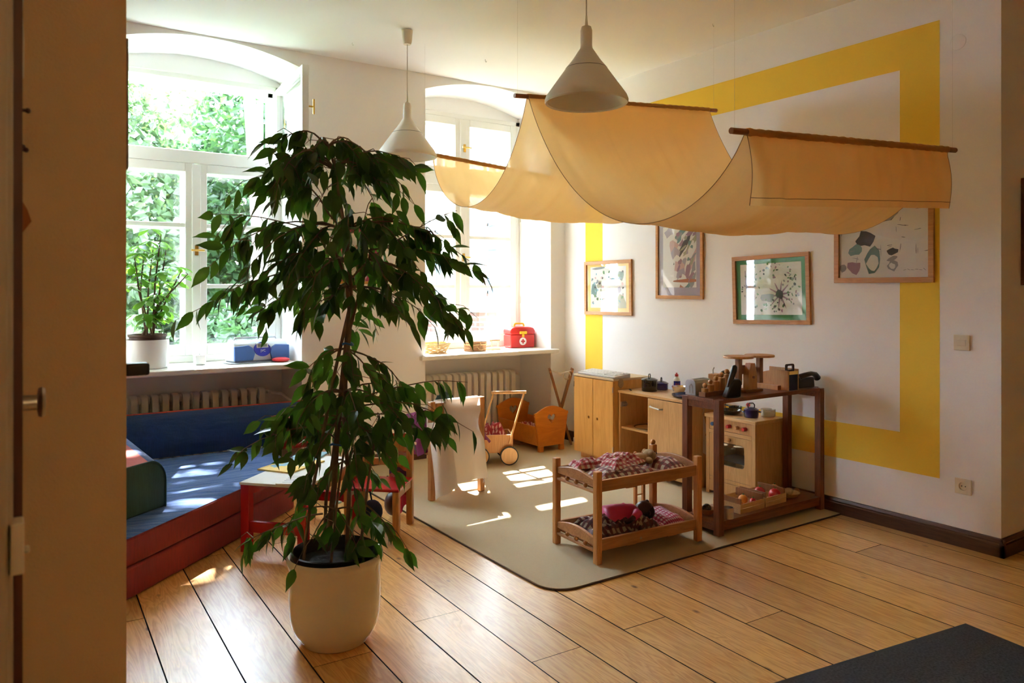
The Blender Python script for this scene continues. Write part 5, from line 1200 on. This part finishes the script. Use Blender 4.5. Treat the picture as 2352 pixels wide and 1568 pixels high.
# ================================================================== PENDANT LAMPS
def pendant(label, x, y):
    t = thing('pendant_lamp', label, 'lamp', (x, y, 0), 0, 'grey cone pendant lamps')
    MB().lathe([(0.188, 2.190), (0.1925, 2.196), (0.1925, 2.204), (0.186, 2.222), (0.098, 2.345), (0.094, 2.352), (0.040, 2.418), (0.030, 2.435), (0.027, 2.455), (0.027, 2.525), (0.022, 2.542), (0.010, 2.548), (0.008, 2.548), (0.02, 2.53), (0.024, 2.45), (0.09, 2.35), (0.178, 2.222), (0.180, 2.196), (0.188, 2.190)], n=48, cap=False).done('shade', M['lamp'], t, smooth=35)
    MB().lathe([(0.0955, 2.3475), (0.0968, 2.349), (0.0955, 2.3505)], n=48, cap=False).done('seam_ring', M['darkgrey'], t)
    MB().lathe([(0.001, 2.30), (0.03, 2.31), (0.03, 2.36), (0.015, 2.40), (0.012, 2.45), (0.001, 2.45)], n=20, cap=False).done('bulb', M['enamelwh'], t)
    MB().lathe([(0.006, 2.545), (0.0075, 2.552), (0.004, 2.594), (0.001, 2.594)], n=12, cap=False).done('cord_grip', M['ivory'], t)
    MB().cyl((0, 0, 2.59), (0, 0, ZC - 0.09), 0.0028, n=8).done('cable', M['string'], t)
    MB().lathe([(0.001, ZC - 0.095), (0.024, ZC - 0.095), (0.030, ZC - 0.08), (0.036, ZC - 0.004), (0.001, ZC - 0.004)], n=24, cap=False).done('ceiling_rose', M['ivory'], t)
    MB().tube([(0.0, 0, ZC - 0.005), (0.012, 0, ZC), (0.012, 0, ZC + 0.002)], 0.003, 6).done('hook', M['steel'], t)
pendant('grey cone pendant lamp hanging in front of the canopy', 2.234, 2.716)
pendant('grey cone pendant lamp hanging between the windows behind the ficus', 2.19, 4.49)
for lb, x, y in (('small ceiling hook left of the far pendant lamp', 1.99, 4.93), ('small ceiling hook above the right window', 2.95, 4.75), ('small ceiling hook above the picture wall', 3.75, 3.30)):
    o = MB().tube([(0, 0, 0), (0, 0, -0.012), (0.006, 0, -0.02), (0.010, 0, -0.014), (0.006, 0, -0.010)], 0.0018, 6).done('ceiling_hook', M['steel'], loc=(x, y, ZC))
    tag(o, lb, 'hook')

# ================================================================== CANOPY
t = thing('fabric_canopy', 'apricot cotton canopy slung in waves over three wooden poles', 'canopy', (3.08, 3.3, 0))
OX, OY = 3.08, 3.3
PL = {1: ((2.30, 1.935, 1.938), (3.86, 1.875, 2.012)), 2: ((2.31, 3.42, 2.385), (3.85, 3.36, 2.492)), 3: ((2.40, 4.68, 2.27), (3.86, 4.85, 2.205))}
def lp(k, u): a, c = PL[k]; return Vector(a) * (1 - u) + Vector(c) * u - Vector((OX, OY, 0))
for k in (1, 2, 3):
    MB().cyl(lp(k, 0), lp(k, 1), 0.0125, n=16).done('pole', M['polew'], t)
    for u in (0.012, 0.985):
        p = lp(k, u); MB().cyl(p, (p.x, p.y, ZC), 0.00035, n=5).done('string', M['string'], t)
U0, U1 = 0.055, 0.955
def bez(a, b_, c, d, s): return a * (1 - s) ** 3 + 3 * b_ * s * (1 - s) ** 2 + 3 * c * s * s * (1 - s) + d * s ** 3
SEG = 46
def canopy_pt(u, v):
    uu = U0 + (U1 - U0) * u
    p1, p2, p3 = lp(1, uu), lp(2, uu), lp(3, uu)
    seg = v * 3
    fade = min(1.0, min(abs(seg - k_) for k_ in (0, 1, 2)) / 0.12)
    g = (mnoise.noise(Vector((u * 11, 0.3, v * 2.5))) * 0.8 + mnoise.noise(Vector((u * 27, 0.7, v * 2))) * 0.6) * (0.12 + 0.88 * fade)
    if seg <= 1:
        s = seg; a, d = p3, p2
        b_ = Vector((a.x * 0.9 + d.x * 0.1, a.y - 0.10, a.z - 0.50)); c = Vector((d.x, d.y + 0.33, d.z - 0.86))
        q = bez(a, b_, c, d, s); w_ = 4 * s * (1 - s)
        q.z += 0.020 * g * (1.2 - 0.8 * w_) + 0.02 * math.sin(u * 6 + s * 4) * w_
        q.z -= 0.05 * w_ * (u - 0.3)
    elif seg <= 2:
        s = seg - 1; a, d = p2, p1
        b_ = Vector((a.x, a.y - 0.42, a.z - 0.90)); c = Vector((d.x, d.y + 0.37, d.z - 0.56))
        q = bez(a, b_, c, d, s); w_ = 4 * s * (1 - s)
        q.z += 0.022 * g * (1.2 - 0.8 * w_) - 0.07 * w_ * (u - 0.2) + 0.018 * math.sin(u * 7 + s * 3) * w_
    else:
        s = seg - 2; q = p1.copy(); q.z -= 0.285 * s + 0.0; q.y += -0.015 * math.sin(s * PI) - 0.012 * s + 0.016 * g * s + 0.006 * math.sin(u * 70 + 3 * math.sin(u * 9)) * (1 - 0.5 * s) * fade
    for k, pp in ((0, p3), (1, p2), (2, p1)):
        d_ = abs(seg - k)
        if d_ < 0.05: q.z += 0.013 * (1 - d_ / 0.05)
    return q
b = MB(); b.surf(canopy_pt, 90, SEG * 3)
b.done('cloth', M['canopy'], t, smooth=180)
for u in (0.0, 1.0):
    MB().tube([canopy_pt(u, j / 138) for j in range(0, 139, 1)], 0.0016, 5).done('hem', M['seam'], t)
MB().tube([canopy_pt(i / 60, 0.965) + Vector((0, -0.002, 0)) for i in range(61)], 0.0016, 5).done('seam', M['seam'], t)
for k, v in ((3, 0.0), (2, 1 / 3), (1, 2 / 3)):
    pts = [lp(k, U0 + (U1 - U0) * i / 80) for i in range(81)]
    MB().tube(pts, [0.0150 + 0.0022 * mnoise.noise(Vector((i * 0.55, k, 0))) + 0.0012 * math.sin(i * 1.9) for i in range(81)], 14).done('pole_sleeve', M['canopy'], t, smooth=180)

# ================================================================== ON THE WINDOW SILLS
ZW = ZS + 0.001
# left sill: potted plant
def leaf_me(name, L_, W_, m, fold=0.12, curl=0.15, tip=True):
    prof = [(0.0, 0.02), (0.12, 0.30), (0.30, 0.48), (0.50, 0.47), (0.70, 0.30), (0.84, 0.12), (1.0, 0.0)] if tip else [(0.0, 0.03), (0.2, 0.22), (0.45, 0.42), (0.7, 0.46), (0.88, 0.30), (1.0, 0.0)]
    vs, fs = [], []
    for s, w_ in prof:
        z = -curl * L_ * s * s
        vs += [(s * L_, -w_ * W_, z + fold * w_ * W_ * 2), (s * L_, 0, z), (s * L_, w_ * W_, z + fold * w_ * W_ * 2)]
    for i in range(len(prof) - 1):
        a = 3 * i; c = a + 3
        fs += [(a, a + 1, c + 1, c), (a + 1, a + 2, c + 2, c + 1)]
    me = bpy.data.meshes.new(name); me.from_pydata(vs, [], fs); me.materials.append(m)
    me.polygons.foreach_set('use_smooth', [True] * len(me.polygons)); return me
def frame_of(d, roll, p, s=1.0):
    d = d.normalized(); a = Vector((0, 0, 1)).cross(d)
    if a.length < 1e-4: a = Vector((1, 0, 0))
    a.normalize(); n = d.cross(a)
    R_ = Matrix((( d.x, a.x, n.x), (d.y, a.y, n.y), (d.z, a.z, n.z))).to_4x4() @ Matrix.Rotation(roll, 4, 'X')
    return Matrix.Translation(p) @ R_ @ Matrix.Scale(s, 4)
t = thing('potted_umbrella_plant', 'umbrella plant in a white pot on the left window sill', 'potted plant', (0.80, 5.53, ZW))
MB().lathe([(0.001, 0), (0.118, 0), (0.126, 0.008), (0.132, 0.19), (0.127, 0.19), (0.120, 0.012), (0.001, 0.01)], n=40, cap=False).done('cachepot', M['potw'], t)
MB().lathe([(0.001, 0.012), (0.10, 0.012), (0.112, 0.205), (0.120, 0.21), (0.120, 0.225), (0.110, 0.225), (0.10, 0.19), (0.001, 0.19)], n=36, cap=False).done('inner_pot', M['terra'], t)
MB().lathe([(0.001, 0.2), (0.10, 0.2), (0.10, 0.191)], n=24).done('soil', M['soil'], t)
lm = leaf_me('umbrella_leaflet', 0.092, 0.044, M['leaf2'], tip=False)
rp = random.Random(23)
nl = 0
for k in range(7):
    a = rp.uniform(0, 6.28); top = Vector((rp.uniform(-0.10, 0.24), rp.uniform(-0.12, 0.10), rp.uniform(0.62, 0.95)))
    base = Vector((rp.uniform(-0.05, 0.05), rp.uniform(-0.05, 0.05), 0.2)); mid = base * 0.5 + top * 0.5 + Vector((rp.uniform(-0.03, 0.03), 0, 0.02))
    stem = [base, base * 0.6 + mid * 0.4, mid, mid * 0.4 + top * 0.6, top]
    MB().tube(stem, [0.008, 0.007, 0.006, 0.005, 0.003], 7).done('stem', M['bark'], t)
    for j in range(6):
        s = 0.25 + 0.75 * j / 5; i = min(int(s * 4), 3); f = s * 4 - i; p = stem[i] * (1 - f) + stem[i + 1] * f
        ang = rp.uniform(0, 6.28); q = p + Vector((math.cos(ang) * 0.07, math.sin(ang) * 0.05, 0.03))
        MB().tube([p, q], 0.0016, 5).done('petiole', M['leaf2'], t)
        for l in range(6):
            if nl >= 240: break
            th = 2 * PI * l / 6 + ang; d = Vector((math.cos(th), math.sin(th), -0.35 + rp.uniform(-0.25, 0.25)))
            nl += 1; share(lm, 'leaf', t, M=frame_of(d, rp.uniform(-0.4, 0.4), q, rp.uniform(0.75, 1.2)))
t = thing('tealight_holder', 'white square candle cup below the left window mullion', 'candle', (1.135, 5.575, ZW))
MB().box(-0.036, 0.036, -0.036, 0.036, 0, 0.068).done('cup', M['potw'], t, bevel=0.008, seg=3, smooth=50)
MB().cyl((0, 0, 0.068), (0, 0, 0.073), 0.003, n=6).done('wick', M['inkgrey'], t)
t = thing('portable_stereo', 'blue and silver portable stereo on the left window sill', 'stereo', (1.53, 5.60, ZW + 0.006), math.radians(8))
def stereo_prof(y0=-0.10):
    return [(-0.09, 0.0), (0.09, 0.0), (0.10, 0.06), (0.085, 0.125), (0.03, 0.15), (-0.05, 0.148), (-0.085, 0.12), (-0.098, 0.06)]
MB().prism(stereo_prof(), 'x', -0.20, 0.20).done('body', M['silver'], t, bevel=0.012, seg=3, smooth=60)
for s in (-1, 1):
    pts = [(s * 0.202, 0.012), (s * 0.202, 0.112), (s * 0.10, 0.118), (s * 0.07, 0.10), (s * 0.055, 0.06), (s * 0.07, 0.012)]
    b = MB()
    va = [b.bm.verts.new((x, -0.099 + 0.10 * max(0, z - 0.06) - 0.008, z)) for x, z in pts]; vb = [b.bm.verts.new((x, -0.080, z)) for x, z in pts]
    b.f(va); b.f(vb)
    for i in range(len(pts)): b.f([va[i], va[(i + 1) % 6], vb[(i + 1) % 6], vb[i]])
    b.done('speaker_grille', M['speaker'], t, bevel=0.004, smooth=40)
def panel(pts, y, m, name, par):
    b = MB(); va = [b.bm.verts.new((x, y + 0.28 * max(0, z - 0.06), z)) for x, z in pts]; vb = [b.bm.verts.new((x, y + 0.02 + 0.28 * max(0, z - 0.06), z)) for x, z in pts]
    b.f(va); b.f(vb)
    for i in range(len(pts)): b.f([va[i], va[(i + 1) % len(pts)], vb[(i + 1) % len(pts)], vb[i]])
    return b.done(name, m, par, smooth=0)
dp = panel([(0.062 * math.cos(a) * (1.0 if math.sin(a) < 0.4 else 0.95), 0.092 + (0.055 if math.sin(a) < 0 else 0.045) * math.sin(a)) for a in [2 * PI * i / 24 for i in range(24)]], -0.110, M['indigo'], 'control_panel', t)
panel([(-0.042, 0.098), (0.042, 0.098), (0.042, 0.130), (-0.042, 0.130)], -0.1125, M['silver'], 'display_bezel', dp)
panel([(-0.034, 0.104), (0.034, 0.104), (0.034, 0.124), (-0.034, 0.124)], -0.1140, M['lcd'], 'display', dp)
text_mesh('JVC', 0.024, M['white'], t, (0.0, -0.1115, 0.078), (math.radians(75), 0, 0))
MB().tube([(-0.16, 0.03, 0.140), (-0.15, 0.03, 0.165), (0.15, 0.03, 0.165), (0.16, 0.03, 0.140)], 0.008, 8).done('carry_handle', M['silver'], t)
o = MB().box(-0.19, 0.12, -0.13, 0.10, 0, 0.003).box(-0.23, 0.06, -0.12, 0.09, 0.003, 0.006).done('paper_stack', M['paper2'], loc=(1.52, 5.585, ZW), rot=(0, 0, 0.12), smooth=0)
tag(o, 'thin stack of printed papers under the portable stereo', 'papers')
o = MB().lathe([(0.001, 0), (0.045, 0.0), (0.062, 0.012), (0.062, 0.022), (0.04, 0.03), (0.001, 0.032)], n=28, cap=False).done('tin_box', M['red'], loc=(1.665, 5.47, ZW))
tag(o, 'flat round red tin at the right end of the left window sill', 'tin')
# right sill
t = thing('straw_basket', 'pale oval straw basket on the right window sill', 'basket', (2.93, 5.50, ZW))
for k, (h, r0) in enumerate(((0.0, 0.075), (0.014, 0.082), (0.028, 0.088), (0.042, 0.094), (0.056, 0.10), (0.068, 0.106))):
    MB().tube([(r0 * 1.25 * math.cos(2 * PI * i / 36) , r0 * 0.85 * math.sin(2 * PI * i / 36), h + 0.008 + 0.002 * math.sin(i * 1.6 + k * 3)) for i in range(37)], 0.008, 6).done('woven_ring', M['straw'], t)
MB().lathe([(0.001, 0.001), (0.07, 0.001), (0.07, 0.008), (0.001, 0.008)], n=24, cap=False).done('bottom', M['straw'], t)
MB().tube([(-0.12, 0, 0.07), (-0.09, 0.0, 0.086), (0.0, 0.0, 0.09), (0.09, 0, 0.086), (0.12, 0, 0.07)], 0.004, 6).done('handle', M['straw'], t)
t = thing('wicker_case', 'small brown wicker case on the right window sill', 'wicker case', (3.315, 5.50, ZW), math.radians(12))
for k in range(5):
    MB().tube([(x, y, 0.006 + k * 0.010) for x, y in (lambda p: p + p[:1])(rounded_rect(-0.085, 0.085, -0.052, 0.052, 0.02))], 0.0058, 6).done('woven_ring', M['wicker'], t)
MB().prism(rounded_rect(-0.084, 0.084, -0.051, 0.051, 0.02), 'z', 0.001, 0.05).done('body', M['wicker'], t, smooth=40)
MB().tube([(x, y, 0.056) for x, y in (lambda p: p + p[:1])(rounded_rect(-0.09, 0.09, -0.056, 0.056, 0.02))], 0.006, 6).done('rim', M['straw'], t)
MB().prism(rounded_rect(-0.092, 0.092, -0.056, 0.056, 0.022), 'z', 0.062, 0.082).done('lid', M['wicker'], t, bevel=0.008, smooth=50)
MB().tube([(-0.03, -0.056, 0.04), (-0.025, -0.075, 0.018), (0.0, -0.08, 0.010), (0.025, -0.075, 0.018), (0.03, -0.056, 0.04)], 0.004, 6).done('handle', M['straw'], t)
MB().tube([(0.0, -0.058, 0.075), (0.0, -0.066, 0.06), (0.002, -0.066, 0.04)], 0.005, 6).done('clasp', M['straw'], t)
t = thing('toy_iron', 'small wooden toy iron between the wicker case and red box', 'toy iron', (3.52, 5.52, ZW), math.radians(5))
MB().prism([(-0.09, 0.0), (-0.04, -0.032), (0.05, -0.036), (0.055, 0.0), (0.05, 0.036), (-0.04, 0.032)], 'z', 0, 0.02).done('sole', M['ply'], t, bevel=0.002, smooth=0)
for x in (-0.03, 0.04): MB().cyl((x, 0, 0.0202), (x, 0, 0.074), 0.005, n=10).done('post', M['ply'], t)
MB().cyl((-0.045, 0, 0.079), (0.055, 0, 0.079), 0.008, n=10).done('grip', M['toywood2'], t)
t = thing('first_aid_box', 'red toy doctor case with white cross badge on the right sill', 'toy case', (3.845, 5.62, ZW), math.radians(-8))
MB().prism(rounded_rect(-0.120, 0.120, 0.0, 0.118, 0.015), 'y', -0.075, 0.075).done('body', M['red'], t, bevel=0.010, seg=3, smooth=60)
MB().prism([(-0.123, 0.119), (0.123, 0.119), (0.123, 0.15), (0.108, 0.175), (0.07, 0.186), (-0.07, 0.186), (-0.108, 0.175), (-0.123, 0.15)], 'y', -0.078, 0.078).done('lid', M['red'], t, bevel=0.010, seg=3, smooth=60)
MB().tube([(-0.05, 0, 0.184), (-0.045, 0, 0.206), (-0.035, 0, 0.212), (0.035, 0, 0.212), (0.045, 0, 0.206), (0.05, 0, 0.184)], 0.008, 8).done('handle', M['yellowp'], t)
MB().box(-0.036, 0.036, -0.092, -0.079, 0.122, 0.148).box(-0.012, 0.012, -0.090, -0.079, 0.095, 0.122).done('clasp', M['yellowp'], t, bevel=0.005, smooth=50)
bd = MB().cyl((0, -0.0755, 0.058), (0, -0.080, 0.058), 0.034, n=32).done('badge', M['white'], t)
MB().box(-0.020, 0.020, -0.0815, -0.080, 0.051, 0.065).box(-0.007, 0.007, -0.0815, -0.080, 0.038, 0.078).done('cross', M['redpaint'], bd, smooth=0)

# ================================================================== THE LARGE WEEPING FIG
FC = Vector((1.056, 2.787, 0)); FR = Vector((0.8305, -0.557, 0)); FF = Vector((0.557, 0.8305, 0)); KP = 0.001661
def fp(px, py, v=0.0):
    """sketch coordinates across the plant (right, height) and v = distance away from the viewer side, metres from the pot axis"""
    u = (px - 770) * KP; z = 1.34 - (py - 661.5) * KP
    return FR * u + FF * v + Vector((0, 0, z))
t = thing('weeping_fig', 'large weeping fig in a cream glazed pot standing on the floorboards', 'potted plant', FC)
MB().lathe([(0.001, 0.0), (0.118, 0.0), (0.124, 0.006), (0.127, 0.016), (0.145, 0.034), (0.160, 0.065), (0.168, 0.105), (0.171, 0.16), (0.171, 0.285), (0.175, 0.300), (0.180, 0.312), (0.180, 0.328), (0.174, 0.334), (0.166, 0.330), (0.160, 0.30), (0.158, 0.12), (0.12, 0.02), (0.001, 0.015)], n=64, cap=False).done('pot', M['pot'], t, smooth=60)
MB().lathe([(0.001, 0.26), (0.140, 0.26), (0.150, 0.31), (0.160, 0.338), (0.163, 0.345), (0.157, 0.348), (0.148, 0.32), (0.145, 0.285), (0.001, 0.285)], n=48, cap=False).done('inner_pot', M['black'], t, smooth=60)
def soil_fn(u, v):
    r_ = 0.146 * u; a = 2 * PI * v
    return (r_ * math.cos(a), r_ * math.sin(a), 0.300 + 0.010 * mnoise.noise(Vector((r_ * math.cos(a) * 30, r_ * math.sin(a) * 30, 0))))
MB().surf(soil_fn, 12, 40).done('soil', M['soil'], t, smooth=60)
rf = random.Random(77)
stems = [
    [(748, 1268, 0.02, 11), (765, 1120, 0.02, 10), (772, 1010, 0.01, 10), (788, 860, 0.0, 9), (802, 740, 0.0, 9), (806, 660, 0.0, 8), (796, 560, 0.01, 7), (780, 460, 0.01, 6), (768, 380, 0.0, 5), (752, 325, 0.0, 3)],
    [(705, 1278, -0.05, 6), (722, 1130, -0.04, 6), (742, 1020, -0.03, 6), (766, 880, -0.02, 6), (792, 760, -0.01, 6), (806, 690, 0.0, 5)],
    [(735, 1275, 0.06, 6), (742, 1150, 0.05, 6), (760, 1060, 0.03, 6), (782, 900, 0.02, 6), (800, 760, 0.02, 6), (830, 640, 0.04, 5), (850, 560, 0.06, 4)],
    [(800, 1270, -0.03, 7), (805, 1120, -0.02, 7), (796, 1000, -0.02, 7), (795, 880, -0.01, 7), (806, 740, -0.01, 7), (800, 640, -0.03, 6), (770, 560, -0.06, 4)],
    [(825, 1272, 0.02, 5), (838, 1150, 0.02, 5), (850, 1060, 0.03, 4), (866, 960, 0.05, 3)],
    [(770, 1280, -0.07, 5), (785, 1120, -0.06, 4), (800, 1000, -0.04, 4), (815, 900, -0.03, 3)],
]
SP = []
for st in stems:
    pts = [fp(a, b_, v) for a, b_, v, r_ in st]; rad = [r_ * 0.0011 for *_, r_ in st]
    SP.append((pts, rad))
    MB().tube(pts, rad, 9).done('trunk', M['bark'], t, smooth=60)
for z, r_ in ((1020, 0.028), (790, 0.022)):
    c = fp(775 if z > 900 else 798, z, 0.0)
    MB().tube([c + Vector((r_ * math.cos(a * 0.5), r_ * math.sin(a * 0.5), 0.004 * math.sin(a))) for a in range(14)], 0.004, 6).done('blue_tie', M['bluepaint'], t)
leaves = []
def add_leaf(p, out, k=1.0):
    d = Vector((out.x * rf.uniform(0.1, 0.8) + rf.gauss(0, 0.28), out.y * rf.uniform(0.1, 0.8) + rf.gauss(0, 0.28), -rf.uniform(0.55, 1.2)))
    if rf.random() < 0.12: d.z = rf.uniform(-0.3, 0.15)
    leaves.append((p, d, rf.uniform(-1.5, 1.5), k * rf.uniform(0.72, 1.15)))
def branch(o, tip, lift, nleaf, twigs=3, bare=0.22):
    o, tip = Vector(o), Vector(tip); mid = o * 0.5 + tip * 0.5 + Vector((0, 0, lift))
    pts = []
    for i in range(9):
        s = i / 8; q = o * (1 - s) ** 2 + mid * 2 * s * (1 - s) + tip * s * s
        q += Vector((mnoise.noise(q * 9) * 0.014, mnoise.noise(q * 9 + Vector((5, 0, 0))) * 0.014, mnoise.noise(q * 9 + Vector((0, 5, 0))) * 0.010)) * (s > 0); pts.append(q)
    b = MB(); b.tube(pts, [0.0042 * (1 - 0.75 * i / 8) for i in range(9)], 5)
    out = Vector((tip.x - o.x, tip.y - o.y, 0)); out = out.normalized() if out.length > 1e-4 else Vector((1, 0, 0))
    spots = []
    for i in range(nleaf):
        s = bare + (1 - bare) * (i + rf.random()) / nleaf; k = min(int(s * 8), 7); f = s * 8 - k; spots.append(pts[k] * (1 - f) + pts[k + 1] * f)
    for j in range(twigs):
        s = rf.uniform(0.35, 0.95); k = min(int(s * 8), 7); p = pts[k]
        a = rf.uniform(0, 6.28); L2 = rf.uniform(0.05, 0.13)
        q = p + Vector((math.cos(a) * L2, math.sin(a) * L2, -rf.uniform(0.02, 0.12))) + out * 0.03
        m_ = p * 0.5 + q * 0.5 + Vector((0, 0, 0.02)); b.tube([p, m_, q], [0.002, 0.0015, 0.001], 4)
        for l in range(rf.randint(3, 5)): f = rf.random(); spots.append(p * (1 - f) + q * f)
    for p in spots:
        add_leaf(p, out)
    b.done('branch', M['bark'], t, smooth=60)
def fan(o, n, rmin, rmax, ztip, zj, lift, nleaf, twigs, a0=0.0, ysq=0.85):
    for i in range(n):
        a = a0 + 2 * PI * (i + rf.uniform(-0.35, 0.35)) / n; r_ = rf.uniform(rmin, rmax)
        tip = Vector((0, 0, 0)) + FR * (o.dot(FR) + r_ * math.cos(a)) + FF * (o.dot(FF) + r_ * math.sin(a) * ysq)
        tip.z = ztip + rf.uniform(-zj, zj); branch(o, tip, lift, nleaf, twigs)
# crown in tiers, as the plant grows
fan(fp(755, 335), 7, 0.16, 0.30, 1.80, 0.09, 0.14, 9, 3)
fan(fp(768, 385), 9, 0.26, 0.37, 1.66, 0.10, 0.19, 10, 3, 0.3)
fan(fp(792, 530), 10, 0.36, 0.55, 1.40, 0.10, 0.20, 11, 4, 0.1)
fan(fp(800, 600), 9, 0.40, 0.58, 1.24, 0.10, 0.18, 11, 4, 0.5)
fan(fp(806, 660), 6, 0.24, 0.42, 1.20, 0.08, 0.10, 9, 3, 0.2)
fan(fp(795, 800), 5, 0.14, 0.28, 0.98, 0.07, 0.06, 6, 2, 0.9)
fan(fp(790, 900), 8, 0.22, 0.38, 0.80, 0.09, 0.10, 8, 3, 0.4)
fan(fp(785, 960), 6, 0.22, 0.42, 0.66, 0.10, 0.10, 8, 3, 0.1)
fan(fp(790, 1060), 4, 0.14, 0.26, 0.52, 0.08, 0.07, 5, 1, 0.7)
fan(fp(770, 1170), 5, 0.16, 0.26, 0.37, 0.05, 0.07, 3, 1, 0.3)
# the long reaching sprays
for o_, tp, lf, n_ in ((fp(780, 520), fp(610, 330, -0.05), 0.06, 6), (fp(800, 600), fp(425, 735, -0.08), 0.10, 14), (fp(790, 560), fp(480, 490, -0.02), 0.07, 9),
                       (fp(800, 590), fp(1120, 640, 0.02), 0.14, 15), (fp(800, 610), fp(1075, 760, -0.06), 0.16, 15), (fp(806, 640), fp(1040, 480, 0.1), 0.07, 9),
                       (fp(790, 930), fp(1075, 880, 0.04), 0.07, 9), (fp(800, 940), fp(1085, 985, -0.05), 0.12, 9), (fp(790, 960), fp(1000, 1010, 0.02), 0.10, 10), (fp(785, 980), fp(545, 1040, -0.04), 0.08, 8),
                       (fp(775, 1010), fp(610, 960, 0.04), 0.04, 7), (fp(742, 1180), fp(575, 1240, -0.06), 0.05, 4), (fp(830, 1160), fp(915, 1225, -0.08), 0.05, 6), (fp(768, 390), fp(960, 395, 0.02), 0.16, 12), (fp(768, 390), fp(575, 420, 0.0), 0.14, 12)):
    branch(o_, tp, lf, n_, 4, 0.3)
lmf = leaf_me('fig_leaf', 0.090, 0.037, M['leaf'])
camp = Vector((0, 0, 1.34)) - FC
order = sorted(range(len(leaves)), key=lambda i: (leaves[i][0] - camp).length)
parts_ = set(order[:300])
vs, fs = [], []
for i, (p, d, roll, s) in enumerate(leaves):
    Mx = frame_of(d, roll, p, s)
    if i in parts_: share(lmf, 'leaf', t, M=Mx)
    else:
        k = len(vs); vs += [tuple(Mx @ v.co) for v in lmf.vertices]; fs += [tuple(k + q for q in f.vertices) for f in lmf.polygons]
me = bpy.data.meshes.new('foliage'); me.from_pydata(vs, [], fs); me.materials.append(M['leaf']); me.polygons.foreach_set('use_smooth', [True] * len(me.polygons))
o = bpy.data.objects.new('foliage', me); col.objects.link(o); o.parent = t; o['kind'] = 'stuff'
